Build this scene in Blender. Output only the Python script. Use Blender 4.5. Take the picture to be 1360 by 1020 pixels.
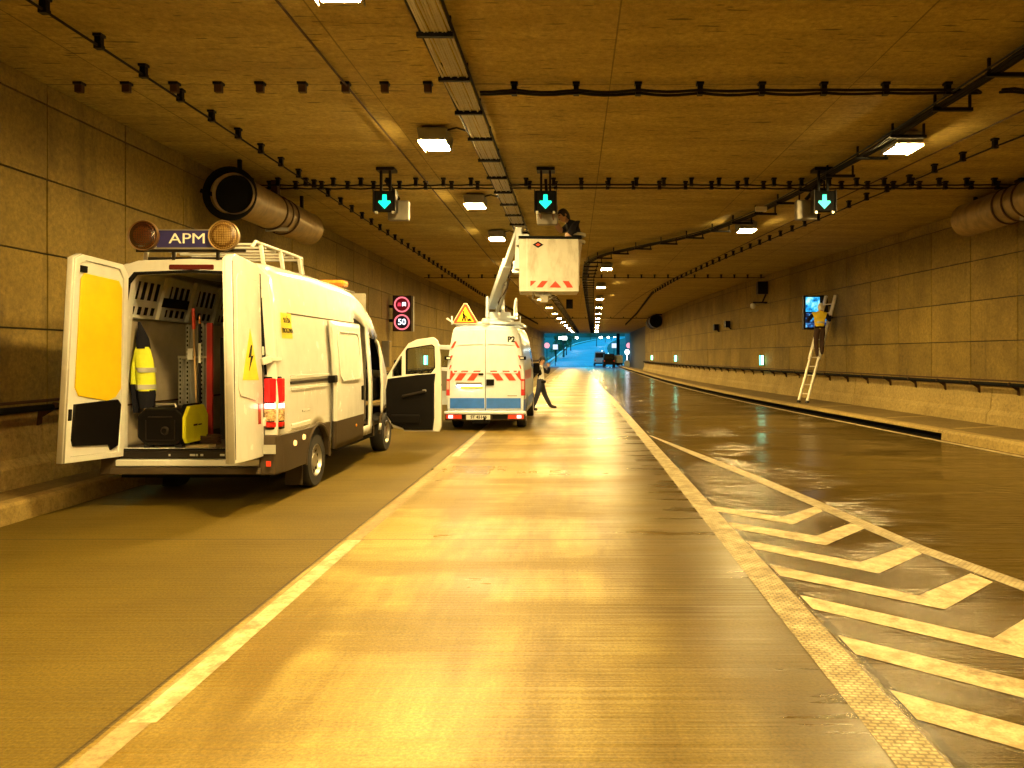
import bpy, bmesh, math, random
from mathutils import Vector, Matrix
random.seed(7)
for o in list(bpy.data.objects): bpy.data.objects.remove(o)
SC = bpy.context.scene
COL = SC.collection
R = math.radians

# ------------------------------------------------------------------ camera, sky, exposure
cam_d = bpy.data.cameras.new('camera'); cam = bpy.data.objects.new('camera', cam_d); COL.objects.link(cam)
cam.location = (0, 0, 1.7); cam.rotation_euler = (R(90), 0, 0)
cam_d.sensor_width = 36; cam_d.lens = 27.0; cam_d.shift_x = -0.0603; cam_d.shift_y = -0.0279
cam_d.clip_start = 0.1; cam_d.clip_end = 3000
SC.camera = cam
W = bpy.data.worlds.new('World'); SC.world = W; W.use_nodes = True
wn = W.node_tree; wn.nodes.clear()
sky = wn.nodes.new('ShaderNodeTexSky'); sky.sky_type = 'NISHITA'; sky.sun_disc = False
sky.sun_elevation = R(1.0); sky.sun_rotation = R(200); sky.ozone_density = 6.0
tint = wn.nodes.new('ShaderNodeMix'); tint.data_type = 'RGBA'; tint.blend_type = 'MULTIPLY'; tint.inputs[0].default_value = 1
tint.inputs[7].default_value = (.5, 1.85, .95, 1)
bg = wn.nodes.new('ShaderNodeBackground'); bg.inputs[1].default_value = 3.9
wo = wn.nodes.new('ShaderNodeOutputWorld')
wn.links.new(sky.outputs[0], tint.inputs[6]); wn.links.new(tint.outputs[2], bg.inputs[0]); wn.links.new(bg.outputs[0], wo.inputs[0])
SC.view_settings.view_transform = 'Standard'; SC.view_settings.look = 'None'
SC.view_settings.exposure = 0.0; SC.view_settings.gamma = 1.0
SC.render.engine = 'CYCLES'
SC.cycles.use_denoising = True
SC.cycles.max_bounces = 7; SC.cycles.diffuse_bounces = 4; SC.cycles.glossy_bounces = 4
SC.cycles.sample_clamp_indirect = 6; SC.cycles.caustics_reflective = False; SC.cycles.caustics_refractive = False

# ------------------------------------------------------------------ materials
MATS = {}
def nd(nt, typ, **kw):
    n = nt.nodes.new(typ)
    for k, v in kw.items(): setattr(n, k, v)
    return n
def noise(nt, vec, scale=(1,1,1), s=1.0, detail=4, rough=.55):
    mp = nd(nt, 'ShaderNodeMapping'); mp.inputs[3].default_value = scale
    nt.links.new(vec, mp.inputs[0])
    n = nd(nt, 'ShaderNodeTexNoise'); n.inputs['Scale'].default_value = s; n.inputs['Detail'].default_value = detail; n.inputs['Roughness'].default_value = rough
    nt.links.new(mp.outputs[0], n.inputs[0]); return n.outputs[0]
def ramp(nt, fac, stops):
    r = nd(nt, 'ShaderNodeValToRGB'); e = r.color_ramp.elements
    while len(e) < len(stops): e.new(.5)
    for el, (p, c) in zip(e, stops):
        el.position = p; el.color = (c, c, c, 1) if not isinstance(c, tuple) else (*c, 1)
    nt.links.new(fac, r.inputs[0]); return r.outputs[0]
def mth(nt, op, a, b=None, c=None):
    m = nd(nt, 'ShaderNodeMath', operation=op)
    for i, v in enumerate((a, b, c)):
        if v is None: continue
        if isinstance(v, (int, float)): m.inputs[i].default_value = v
        else: nt.links.new(v, m.inputs[i])
    return m.outputs[0]
def mixc(nt, f, a, b, mode='MIX'):
    m = nd(nt, 'ShaderNodeMix', data_type='RGBA', blend_type=mode)
    for i, v in ((0, f), (6, a), (7, b)):
        if isinstance(v, (int, float)): m.inputs[i].default_value = v
        elif isinstance(v, tuple): m.inputs[i].default_value = (*v, 1)
        else: nt.links.new(v, m.inputs[i])
    return m.outputs[2]
def newmat(name):
    m = bpy.data.materials.new(name); m.use_nodes = True; nt = m.node_tree
    b = nt.nodes['Principled BSDF']; MATS[name] = m
    tc = nd(nt, 'ShaderNodeTexCoord')
    return m, nt, b, tc.outputs['Object']
def bump(nt, b, h, strength=.3, dist=.02):
    n = nd(nt, 'ShaderNodeBump'); n.inputs['Strength'].default_value = strength; n.inputs['Distance'].default_value = dist
    nt.links.new(h, n.inputs['Height']); nt.links.new(n.outputs[0], b.inputs['Normal'])
def mat(name, col, rough=.5, metal=0.0, var=.12, nscale=6.0, bmp=0.0, bscale=40.0, emit=None, es=0.0, coat=0.0, dirt=0.0, spec=None):
    m, nt, b, oc = newmat(name)
    n = noise(nt, oc, s=nscale, detail=5)
    c = mixc(nt, ramp(nt, n, [(.3, 0.0), (.7, 1.0)]), tuple(x*(1-var) for x in col), tuple(min(1, x*(1+var)) for x in col))
    if dirt:
        d = noise(nt, oc, scale=(1.5, 1.5, .5), s=3.1, detail=7, rough=.65)
        c = mixc(nt, mth(nt, 'MULTIPLY', ramp(nt, d, [(.5, 0.0), (.72, 1.0)]), dirt), c, (.12, .09, .05))
    nt.links.new(c, b.inputs['Base Color'])
    nt.links.new(mth(nt, 'MULTIPLY_ADD', n, .16, max(rough-.08, .02)), b.inputs['Roughness'])
    b.inputs['Metallic'].default_value = metal
    if coat: b.inputs['Coat Weight'].default_value = coat; b.inputs['Coat Roughness'].default_value = .08
    if spec is not None: b.inputs['Specular IOR Level'].default_value = spec
    if emit: b.inputs['Emission Color'].default_value = (*emit, 1); b.inputs['Emission Strength'].default_value = es
    if bmp: bump(nt, b, noise(nt, oc, s=bscale, detail=3), bmp)
    return m
def glassmat(name, tintc=(.8,.85,.8), rough=.02, alpha=.25):
    m = bpy.data.materials.new(name); m.use_nodes = True; nt = m.node_tree; nt.nodes.clear(); MATS[name] = m
    t = nd(nt, 'ShaderNodeBsdfTransparent'); t.inputs[0].default_value = (*tintc, 1)
    g = nd(nt, 'ShaderNodeBsdfGlossy'); g.inputs[0].default_value = (.9,.9,.9,1); g.inputs[1].default_value = rough
    lw = nd(nt, 'ShaderNodeFresnel'); lw.inputs[0].default_value = 1.45
    mx = nd(nt, 'ShaderNodeMixShader'); o = nd(nt, 'ShaderNodeOutputMaterial')
    nt.links.new(lw.outputs[0], mx.inputs[0]); nt.links.new(t.outputs[0], mx.inputs[1]); nt.links.new(g.outputs[0], mx.inputs[2]); nt.links.new(mx.outputs[0], o.inputs[0])
    return m
def emat(name, col, s):
    m = bpy.data.materials.new(name); m.use_nodes = True; b = m.node_tree.nodes['Principled BSDF']; MATS[name] = m
    b.inputs['Base Color'].default_value = (*[c*.3 for c in col], 1)
    b.inputs['Emission Color'].default_value = (*col, 1); b.inputs['Emission Strength'].default_value = s
    return m

LAMP = (1.0, .68, .23)
def road_mat():
    m, nt, b, oc = newmat('road_surface')
    sp = nd(nt, 'ShaderNodeSeparateXYZ'); nt.links.new(oc, sp.inputs[0]); x = sp.outputs[0]; y = sp.outputs[1]
    wob = mth(nt, 'MULTIPLY_ADD', noise(nt, oc, scale=(.5,.5,1), s=1.0, detail=6), .9, -.45)
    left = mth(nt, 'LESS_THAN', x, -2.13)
    wet_dim = nd(nt, 'ShaderNodeMapRange', interpolation_type='SMOOTHSTEP'); wet_dim.inputs[1].default_value = -.5; wet_dim.inputs[2].default_value = 1.5  # wet right side, plus lamp light fall-off darkened into the centre lane
    nt.links.new(mth(nt, 'ADD', x, mth(nt, 'MULTIPLY', wob, 1.2)), wet_dim.inputs[0]); wet_dim = wet_dim.outputs[0]
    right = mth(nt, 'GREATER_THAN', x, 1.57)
    hatch = mth(nt, 'MULTIPLY', right, mth(nt, 'LESS_THAN', x, mth(nt, 'MULTIPLY_ADD', y, -.168, 4.25)))   # rough asphalt between the chevrons
    streak = noise(nt, oc, scale=(.30, 3.2, 1), s=1.0, detail=7, rough=.6)      # transverse brushed texture
    band = noise(nt, oc, scale=(.22, .75, 1), s=1.0, detail=5, rough=.62)       # darker, rougher bands across the lane
    fine = noise(nt, oc, scale=(1, 1, 1), s=55.0, detail=4, rough=.7)
    blot = noise(nt, oc, scale=(1.5, .26, 1), s=.95, detail=7, rough=.62)       # worn wheel tracks
    patch = noise(nt, oc, scale=(.55, .8, 1), s=1.1, detail=5, rough=.6)
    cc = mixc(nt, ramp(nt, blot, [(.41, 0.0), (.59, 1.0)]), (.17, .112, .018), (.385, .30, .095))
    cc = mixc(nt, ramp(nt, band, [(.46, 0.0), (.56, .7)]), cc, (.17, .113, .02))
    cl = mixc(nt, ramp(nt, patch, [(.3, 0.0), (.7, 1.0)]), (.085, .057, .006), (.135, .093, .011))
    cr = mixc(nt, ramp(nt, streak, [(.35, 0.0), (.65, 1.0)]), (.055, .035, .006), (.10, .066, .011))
    c = mixc(nt, wet_dim, cc, cr)
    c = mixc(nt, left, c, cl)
    spk = ramp(nt, fine, [(.32, .62), (.68, 1.32)])
    c = mixc(nt, 1.0, c, spk, 'MULTIPLY')
    # expansion joints across the slabs every 5 m and along the lane edges
    jy = mth(nt, 'ABSOLUTE', mth(nt, 'SUBTRACT', mth(nt, 'MODULO', mth(nt, 'ADD', y, 98.0), 5.0), .1))
    jt = mth(nt, 'LESS_THAN', jy, .012)
    jl = mth(nt, 'LESS_THAN', mth(nt, 'ABSOLUTE', mth(nt, 'ADD', x, mth(nt, 'MULTIPLY_ADD', noise(nt, oc, s=3.0), .02, 2.12))), .013)
    jr = mth(nt, 'LESS_THAN', mth(nt, 'ABSOLUTE', mth(nt, 'SUBTRACT', x, mth(nt, 'MULTIPLY_ADD', noise(nt, oc, s=5.0), .08, 1.575))), mth(nt, 'MULTIPLY', noise(nt, oc, s=2.3), .045))
    j = mth(nt, 'MAXIMUM', mth(nt, 'MAXIMUM', jt, jl), jr)
    c = mixc(nt, mth(nt, 'MULTIPLY', j, .75), c, (.03, .022, .015))
    nt.links.new(c, b.inputs['Base Color'])
    rc = mth(nt, 'ADD', mth(nt, 'MULTIPLY_ADD', ramp(nt, band, [(.35, 0.0), (.65, 1.0)]), .26, .20), mth(nt, 'MULTIPLY', blot, .14))
    rr = mth(nt, 'MULTIPLY_ADD', ramp(nt, streak, [(.36, 0.0), (.66, 1.0)]), mth(nt, 'MULTIPLY_ADD', right, -.06, .18), mth(nt, 'MULTIPLY_ADD', right, -.15, .22))
    r = nd(nt, 'ShaderNodeMix', data_type='FLOAT'); nt.links.new(wet_dim, r.inputs[0]); nt.links.new(rc, r.inputs[2]); nt.links.new(rr, r.inputs[3])
    r2 = nd(nt, 'ShaderNodeMix', data_type='FLOAT'); nt.links.new(left, r2.inputs[0]); nt.links.new(r.outputs[0], r2.inputs[2]); r2.inputs[3].default_value = .62
    nt.links.new(mth(nt, 'MULTIPLY_ADD', hatch, .04, r2.outputs[0]), b.inputs['Roughness'])
    groove = noise(nt, oc, scale=(.45, 26.0, 1), s=1.0, detail=3, rough=.5)      # transverse tining, drowned where water stands
    dry = ramp(nt, noise(nt, oc, scale=(.35, .5, 1), s=1.0, detail=4, rough=.6), [(.45, .03), (.57, .85)])
    gw = nd(nt, 'ShaderNodeMix', data_type='FLOAT'); nt.links.new(wet_dim, gw.inputs[0]); gw.inputs[2].default_value = .22; nt.links.new(mth(nt, 'MULTIPLY', dry, mth(nt, 'MULTIPLY_ADD', right, .75, .25)), gw.inputs[3])
    h = mth(nt, 'ADD', mth(nt, 'ADD', mth(nt, 'MULTIPLY', groove, gw.outputs[0]), mth(nt, 'MULTIPLY', streak, mth(nt, 'MULTIPLY_ADD', wet_dim, -.20, .26))), mth(nt, 'MULTIPLY', fine, mth(nt, 'MULTIPLY_ADD', hatch, .05, mth(nt, 'MULTIPLY_ADD', wet_dim, -.025, .05))))
    h = mth(nt, 'SUBTRACT', h, mth(nt, 'MULTIPLY', j, .4))
    bump(nt, b, h, 1.0, .045); nt.links.new(mth(nt, 'MULTIPLY_ADD', wet_dim, .28, .22), b.inputs['Specular IOR Level'])
    return m
def concrete(name, c0, c1, scale=(1,1,1), stain=.5, rough=.8, streaks=False):
    m, nt, b, oc = newmat(name)
    n1 = noise(nt, oc, scale=scale, s=.8, detail=7, rough=.62)
    n2 = noise(nt, oc, s=14.0, detail=8, rough=.85)
    c = mixc(nt, ramp(nt, n1, [(.3, 0.0), (.7, 1.0)]), c0, c1)
    c = mixc(nt, 1.0, c, ramp(nt, n2, [(.33, .55), (.67, 1.4)]), 'MULTIPLY')
    if stain:
        n3 = noise(nt, oc, scale=(.7, 4.0, 1) if streaks else (1.2, 1.2, .25), s=1.3, detail=6, rough=.68)
        c = mixc(nt, mth(nt, 'MULTIPLY', ramp(nt, n3, [(.58, 0.0), (.72, 1.0)]), stain), c, tuple(x*.35 for x in c0))
    if streaks:
        sp = nd(nt, 'ShaderNodeSeparateXYZ'); nt.links.new(oc, sp.inputs[0])
        jy = mth(nt, 'LESS_THAN', mth(nt, 'ABSOLUTE', mth(nt, 'SUBTRACT', mth(nt, 'MODULO', mth(nt, 'ADD', sp.outputs[1], 99.0), 2.5), 1.0)), mth(nt, 'MULTIPLY', noise(nt, oc, scale=(.6,1,1), s=1.7), .022))
        jx = mth(nt, 'LESS_THAN', mth(nt, 'ABSOLUTE', mth(nt, 'SUBTRACT', mth(nt, 'MODULO', mth(nt, 'ADD', sp.outputs[0], 60.55), 3.0), 1.0)), mth(nt, 'MULTIPLY', noise(nt, oc, scale=(1,.5,1), s=1.1), .018))
        c = mixc(nt, mth(nt, 'MULTIPLY', mth(nt, 'MAXIMUM', jx, jy), .7), c, tuple(x*.3 for x in c0))
        # short dark form-work scars
        n4 = noise(nt, oc, scale=(1.1, 9.0, 1), s=2.2, detail=2, rough=.4)
        c = mixc(nt, mth(nt, 'MULTIPLY', ramp(nt, n4, [(.655, 0.0), (.70, 1.0)]), .8), c, tuple(x*.22 for x in c0))
    at = nd(nt, 'ShaderNodeAttribute', attribute_name='tone')
    nt.links.new(c, b.inputs['Base Color']); b.inputs['Roughness'].default_value = rough
    if name == 'panel_concrete':
        c = mixc(nt, 1.0, c, at.outputs[0], 'MULTIPLY'); nt.links.new(c, b.inputs['Base Color'])
    bump(nt, b, mth(nt, 'ADD', n2, n1), .25, .012)
    return m
def line_mat(name, prof):
    m, nt, b, oc = newmat(name)
    n = noise(nt, oc, s=7.0, detail=7, rough=.68); n2 = noise(nt, oc, s=70.0, detail=3)
    c = mixc(nt, ramp(nt, n, [(.4, 0.0), (.65, 1.0)]), (.36,.28,.13), (.72,.61,.36))
    c = mixc(nt, 1.0, c, ramp(nt, n2, [(.3, .8), (.7, 1.1)]), 'MULTIPLY')
    wear = ramp(nt, noise(nt, oc, scale=(1,1,1), s=3.0, detail=9, rough=.75), [(.53, 0.0), (.64, 1.0)])
    c = mixc(nt, mth(nt, 'MULTIPLY', wear, .8), c, (.15, .10, .035))
    if prof:
        br = nd(nt, 'ShaderNodeTexBrick'); br.inputs['Scale'].default_value = 1.0; br.inputs['Mortar Size'].default_value = .008; br.inputs['Mortar Smooth'].default_value = .6
        br.inputs['Brick Width'].default_value = .045; br.inputs['Row Height'].default_value = .03
        br.inputs[1].default_value = (1,1,1,1); br.inputs[2].default_value = (.9,.9,.9,1); br.inputs[3].default_value = (.32,.32,.3,1)
        mp = nd(nt, 'ShaderNodeMapping'); mp.inputs[2].default_value = (0,0,R(4)); nt.links.new(oc, mp.inputs[0]); nt.links.new(mp.outputs[0], br.inputs[0])
        c = mixc(nt, .8, c, br.outputs[0], 'MULTIPLY')
        bump(nt, b, br.outputs[1], -.8, .012)
    else: bump(nt, b, n2, .2, .01)
    nt.links.new(c, b.inputs['Base Color']); b.inputs['Roughness'].default_value = .5
    return m

M_road = road_mat()
M_ceil = concrete('ceiling_concrete', (.27,.192,.040), (.46,.345,.082), scale=(.5, 2.2, 1), stain=.3, streaks=True)
M_panel = concrete('panel_concrete', (.16,.105,.016), (.27,.186,.032), stain=.6)
M_barrier = concrete('barrier_concrete', (.28,.20,.06), (.43,.32,.11), stain=.4)
M_kerb = concrete('kerb_concrete', (.25,.175,.05), (.40,.29,.09), stain=.5)
M_pave = concrete('pavement_concrete', (.13,.085,.02), (.21,.145,.038), stain=.4)
M_line = line_mat('road_paint', False)
M_prof = line_mat('profiled_road_paint', True)
M_worn = concrete('worn_line_concrete', (.22,.15,.06), (.38,.29,.14), stain=.6)
M_dark = mat('black_plastic', (.006,.005,.005), .45, spec=.12)
M_darkgrey = mat('dark_grey_steel', (.025,.02,.017), .5, .3, spec=.2)
M_rust = mat('rusty_steel', (.06,.03,.014), .7, .1, var=.35, spec=.25)
M_galv = mat('galvanised_steel', (.42,.41,.38), .42, .75, var=.2)
M_cable = mat('grey_cable_sheath', (.5,.46,.38), .5)
M_blackcable = mat('black_cable_sheath', (.010,.008,.008), .7, spec=.12)
M_gap = mat('dark_joint', (.03,.022,.016), .9)
M_lens = emat('lit_lamp_lens', LAMP, 780.0)
M_lampbody = mat('lamp_housing_grey', (.22,.2,.17), .5, .3)
M_white = mat('white_van_paint', (.82,.82,.80), .25, coat=.8, var=.03, dirt=.12)
M_whitep = mat('cool_white_van_paint', (.74,.83,.98), .32, coat=.5, var=.03, dirt=.1)
M_clad = mat('brown_grey_cladding', (.06,.042,.024), .6, bmp=.1, bscale=200, spec=.2)
M_rubber = mat('tyre_rubber', (.022,.02,.02), .8, bmp=.2, bscale=60)
M_rim = mat('silver_rim', (.5,.48,.45), .35, .8)
M_yellow = mat('yellow_panel', (.92,.64,.012), .55, var=.08, nscale=2.5)
M_hivis = mat('hi_vis_yellow', (.85,.95,.04), .7, bmp=.3, bscale=50)
M_reflect = mat('grey_reflective_tape', (.55,.55,.5), .35, .3)
M_navycloth = mat('dark_navy_cloth', (.012,.012,.02), .85, spec=.15, bmp=.3, bscale=45)
M_red = mat('red_reflective', (.75,.06,.03), .4)
M_orange = mat('orange_red_film', (.75,.06,.03), .45)
M_skin = mat('skin', (.55,.33,.22), .55)
M_hair = mat('dark_hair', (.02,.014,.012), .7)
M_glass = glassmat('clear_glass')
M_darkglass = mat('dark_glass', (.012,.013,.014), .06)
M_black = mat('matt_black', (.006,.006,.006), .8, spec=.1)
M_blue = mat('blue_paint', (.03,.17,.75), .35, coat=.4)
M_navy = mat('navy_sign_blue', (.035,.03,.16), .4)
M_ply = mat('grey_plywood', (.46,.40,.30), .7, var=.2, nscale=3, bmp=.1)
M_liner = mat('pale_grey_liner', (.75,.76,.76), .5)
M_amber = mat('amber_lens', (.8,.3,.02), .25, coat=.5)

# ------------------------------------------------------------------ mesh builder
class MB:
    def __init__(s, M=None): s.v = []; s.f = []; s.mi = []; s.M = M or Matrix(); s.cur = 0
    def add(s, vs, fs):
        o = len(s.v); s.v += [s.M @ Vector(p) for p in vs]
        s.f += [tuple(i+o for i in f) for f in fs]; s.mi += [s.cur]*len(fs); return s
    def box(s, x0, x1, y0, y1, z0, z1):
        return s.hexa([(x0,y0),(x1,y0),(x1,y1),(x0,y1)], z0, z1)
    def hexa(s, base, z0, z1, top=None):
        top = top or base; n = len(base)
        vs = [(*p, z0) for p in base] + [(*p, z1) for p in top]
        return s.add(vs, [tuple(range(n))[::-1], tuple(range(n, 2*n))] + [(i, (i+1) % n, n+(i+1) % n, n+i) for i in range(n)])
    def slab(s, poly, axis, a0, a1):        # polygon in the plane normal to axis, thick from a0 to a1
        n = len(poly)
        def P(p, a): return (a, p[0], p[1]) if axis == 'x' else (p[0], a, p[1]) if axis == 'y' else (p[0], p[1], a)
        vs = [P(p, a0) for p in poly] + [P(p, a1) for p in poly]
        return s.add(vs, [tuple(range(n)), tuple(range(n, 2*n))[::-1]] + [(i, n+i, n+(i+1) % n, (i+1) % n) for i in range(n)])
    def tube(s, pts, r, n=8, caps=True):
        pts = [Vector(p) for p in pts]; rr = r if isinstance(r, (list, tuple)) else [r]*len(pts)
        vs = []; fs = []
        for i, p in enumerate(pts):
            d = (pts[min(i+1, len(pts)-1)] - pts[max(i-1, 0)]).normalized()
            up = Vector((0,0,1)) if abs(d.z) < .9 else Vector((1,0,0))
            a = d.cross(up).normalized(); b = a.cross(d)
            for k in range(n):
                t = 2*math.pi*k/n; vs.append(p + (a*math.cos(t) + b*math.sin(t))*rr[i])
        for i in range(len(pts)-1):
            for k in range(n): fs.append((i*n+k, i*n+(k+1) % n, (i+1)*n+(k+1) % n, (i+1)*n+k))
        if caps: fs += [tuple(range(n))[::-1], tuple(range((len(pts)-1)*n, len(pts)*n))]
        return s.add(vs, fs)
    def lathe(s, prof, c, axis='y', n=24):   # prof: (radius, along)
        vs = []; fs = []; c = Vector(c)
        for r, a in prof:
            for k in range(n):
                t = 2*math.pi*k/n; u, w = r*math.cos(t), r*math.sin(t)
                vs.append(c + Vector((u, a, w) if axis == 'y' else (a, u, w) if axis == 'x' else (u, w, a)))
        for i in range(len(prof)-1):
            for k in range(n): fs.append((i*n+k, i*n+(k+1) % n, (i+1)*n+(k+1) % n, (i+1)*n+k))
        return s.add(vs, fs)
    def disc(s, c, r, axis='y', t=.01, n=24): return s.lathe([(1e-4, 0), (r, 0), (r, t), (1e-4, t)], c, axis, n)
    def bar(s, p, q, w, h, up=(0,0,1)):
        p = Vector(p); q = Vector(q); d = (q-p).normalized(); up = Vector(up)
        a = d.cross(up).normalized()*(w/2); b = a.cross(d).normalized()*(h/2)
        vs = [p-a-b, p+a-b, p+a+b, p-a+b, q-a-b, q+a-b, q+a+b, q-a+b]
        return s.add(vs, [(3,2,1,0), (4,5,6,7), (0,1,5,4), (1,2,6,5), (2,3,7,6), (3,0,4,7)])
    def build(s, name, mats, parent=None, bevel=0.0, smooth=False, seg=2):
        me = bpy.data.meshes.new(name); me.from_pydata([tuple(v) for v in s.v], [], s.f); me.update()
        bm = bmesh.new(); bm.from_mesh(me); bmesh.ops.recalc_face_normals(bm, faces=bm.faces[:]); bm.to_mesh(me); bm.free()
        for m in (mats if isinstance(mats, (list, tuple)) else [mats]): me.materials.append(m)
        if s.cur or any(s.mi): me.polygons.foreach_set('material_index', s.mi)
        if smooth: me.polygons.foreach_set('use_smooth', [True]*len(me.polygons)); me.set_sharp_from_angle(angle=R(38))
        o = bpy.data.objects.new(name, me); COL.objects.link(o)
        if parent: o.parent = parent
        if bevel:
            bv = o.modifiers.new('bevel', 'BEVEL'); bv.width = bevel; bv.segments = seg; bv.limit_method = 'ANGLE'; bv.angle_limit = R(40)
        return o
def curve_mesh(splines, depth, M, name, mats, parent=None, bevel=0):   # flat shape with holes, extruded
    cu = bpy.data.curves.new(name, 'CURVE'); cu.dimensions = '2D'; cu.fill_mode = 'BOTH'; cu.extrude = depth/2; cu.bevel_depth = bevel
    for pts in splines:
        sp = cu.splines.new('POLY'); sp.points.add(len(pts)-1); sp.use_cyclic_u = True
        for p, q in zip(sp.points, pts): p.co = (q[0], q[1], 0, 1)
    return from_curve(cu, M, name, mats, parent)
def from_curve(cu, M, name, mats, parent):
    tmp = bpy.data.objects.new('tmp', cu); COL.objects.link(tmp); bpy.context.view_layer.update()
    me = bpy.data.meshes.new_from_object(tmp.evaluated_get(bpy.context.evaluated_depsgraph_get()))
    bpy.data.objects.remove(tmp); bpy.data.curves.remove(cu)
    me.transform(M); me.name = name; me.materials.clear()
    me.materials.append(mats)
    o = bpy.data.objects.new(name, me); COL.objects.link(o)
    if parent: o.parent = parent
    return o
def text(body, size, M, name, m, parent=None, depth=.004, bold=0.0, align='CENTER', sx=1.0):
    cu = bpy.data.curves.new(name, 'FONT'); cu.body = body; cu.size = size; cu.align_x = align; cu.align_y = 'CENTER'; cu.extrude = depth/2; cu.offset = bold
    return from_curve(cu, M @ Matrix.Diagonal((sx,1,1,1)), name, m, parent)
FACE_CAM = Matrix(((1,0,0,0),(0,0,-1,0),(0,1,0,0),(0,0,0,1)))      # text plane x,z facing -y
FACE_RIGHT = Matrix(((0,0,1,0),(1,0,0,0),(0,1,0,0),(0,0,0,1)))     # facing +x, reads along +y
FACE_LEFT = Matrix(((0,0,-1,0),(-1,0,0,0),(0,1,0,0),(0,0,0,1)))
T = Matrix.Translation
def thing(name, label, cat, loc=(0,0,0), rz=0.0, group=None):
    o = bpy.data.objects.new(name, None); COL.objects.link(o); o.location = loc; o.rotation_euler = (0,0,rz); o.empty_display_size = .1
    return tag(o, label, cat, group)
def tag(o, label, cat, group=None):
    o['label'] = label; o['category'] = cat
    if group: o['group'] = group
    return o
def struct(o, kind='structure'): o['kind'] = kind; return o
def dup(root, loc=None, rz=None, label=None):
    r = root.copy(); COL.objects.link(r)
    if loc is not None: r.location = loc
    if rz is not None: r.rotation_euler = (0,0,rz)
    if label: r['label'] = label
    for ch in root.children:
        c = ch.copy(); COL.objects.link(c); c.parent = r
        for g in ch.children:
            d = g.copy(); COL.objects.link(d); d.parent = c
    return r
ORD = ['first','second','third','fourth','fifth','sixth','seventh','eighth','ninth','tenth','eleventh','twelfth','thirteenth','fourteenth','fifteenth','sixteenth','seventeenth','eighteenth','nineteenth','twentieth']

# ------------------------------------------------------------------ tunnel alignment
CZ = 5.05
def bend(y): return 0.0 if y < 29 else .0265*(y-29)**2/16 if y < 37 else .0265*(y-33)
def interp(tab, y):
    if y <= tab[0][0]: return tab[0][1]
    for (a, b), (c, d) in zip(tab, tab[1:]):
        if y <= c: return b + (d-b)*(y-a)/(c-a)
    return tab[-1][1]
WT = [(-30,13.0),(16,9.3),(30,8.18),(36,7.74),(42,7.42),(48,7.22),(54,7.12),(62,7.1),(77,7.15),(115,7.4)]
KT = [(-30,11.3),(3,8.6),(12.9,7.68),(16,7.36),(22.8,6.78),(28,6.42),(33,6.16),(39,5.97),(45,5.9),(55,5.9),(77,6.1),(115,6.5)]
def wallx(y): return interp(WT, y)
def kerbx(y): return interp(KT, y)
def lwall(y): return -6.5 + bend(y)
def lkerb(y): return -5.67 + bend(y)
YS = [-30,-20,-10,-4,0,4,8,12,16,20,24,28,32,36,40,44,48,52,56,60,65,70,75,80,85,90,95,100,105,110,114]
def sheet(name, m, fl, fr, z, ys=YS):
    mb = MB()
    vs = []
    for y in ys: vs += [(fl(y), y, z), (fr(y), y, z)]
    mb.add(vs, [(2*i, 2*i+1, 2*i+3, 2*i+2) for i in range(len(ys)-1)])
    return mb.build(name, m)
def strip3(mb, prof, ys):       # prof(y) -> polyline of (x,z); lofted along y
    n = len(prof(ys[0])); vs = []
    for y in ys: vs += [(x, y, z) for x, z in prof(y)]
    mb.add(vs, [(i*n+k, i*n+k+1, (i+1)*n+k+1, (i+1)*n+k) for i in range(len(ys)-1) for k in range(n-1)])

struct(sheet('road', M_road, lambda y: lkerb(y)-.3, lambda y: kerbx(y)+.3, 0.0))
# kerbs and raised footways
mb = MB(); strip3(mb, lambda y: [(lkerb(y), -.02), (lkerb(y)-.015, .17), (lkerb(y)-.04, .2), (lkerb(y)-.2, .204)], YS); struct(mb.build('kerb', M_kerb))
struct(sheet('pavement', M_pave, lambda y: lwall(y)-.1, lambda y: lkerb(y)-.2, .2))
ysn = [y for y in YS if y <= 12] + [15.5]; ysf = [15.5] + [y for y in YS if y > 15.5]
mb = MB(); strip3(mb, lambda y: [(kerbx(y), -.02), (kerbx(y)+.015, .15), (kerbx(y)+.05, .2), (kerbx(y)+.26, .204)], ysn)
mb.cur = 0
strip3(mb, lambda y: [(kerbx(y)+.22, -.02), (kerbx(y)+.22, .115), (kerbx(y)+.01, .13), (kerbx(y)+.015, .165), (kerbx(y)+.05, .2), (kerbx(y)+.26, .204)], ysf)
mb.add([(kerbx(15.5), 15.5, -.02), (kerbx(15.5)+.26, 15.5, -.02), (kerbx(15.5)+.26, 15.5, .2), (kerbx(15.5)+.02, 15.5, .16)], [(0,1,2,3)])
struct(mb.build('kerb', M_kerb))
mb = MB(); strip3(mb, lambda y: [(kerbx(y)+.0, .006), (kerbx(y)+.219, .006), (kerbx(y)+.219, .112)], ysf); struct(mb.build('drain_slot', M_black)); bpy.data.objects['drain_slot']['kind'] = 'structure'
struct(sheet('pavement', M_pave, lambda y: kerbx(y)+.26, lambda y: wallx(y)+.1, .2))
# pale concrete strips let into the right pavement
for y0, y1 in ((13.2,13.45),(15.6,15.8),(18.4,18.6),(22.4,22.6)):
    mb = MB(); mb.add([(kerbx(y0)+.4, y0, .206), (wallx(y0)-.25, y0+.5, .206), (wallx(y1)-.25, y1+.5, .206), (kerbx(y1)+.4, y1, .206)], [(0,1,2,3)]); struct(mb.build('pavement_strip', M_kerb))
# ceiling
o = sheet('ceiling', M_ceil, lambda y: lwall(y)-1.2, lambda y: wallx(y)+1.6, CZ); struct(o)

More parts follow.
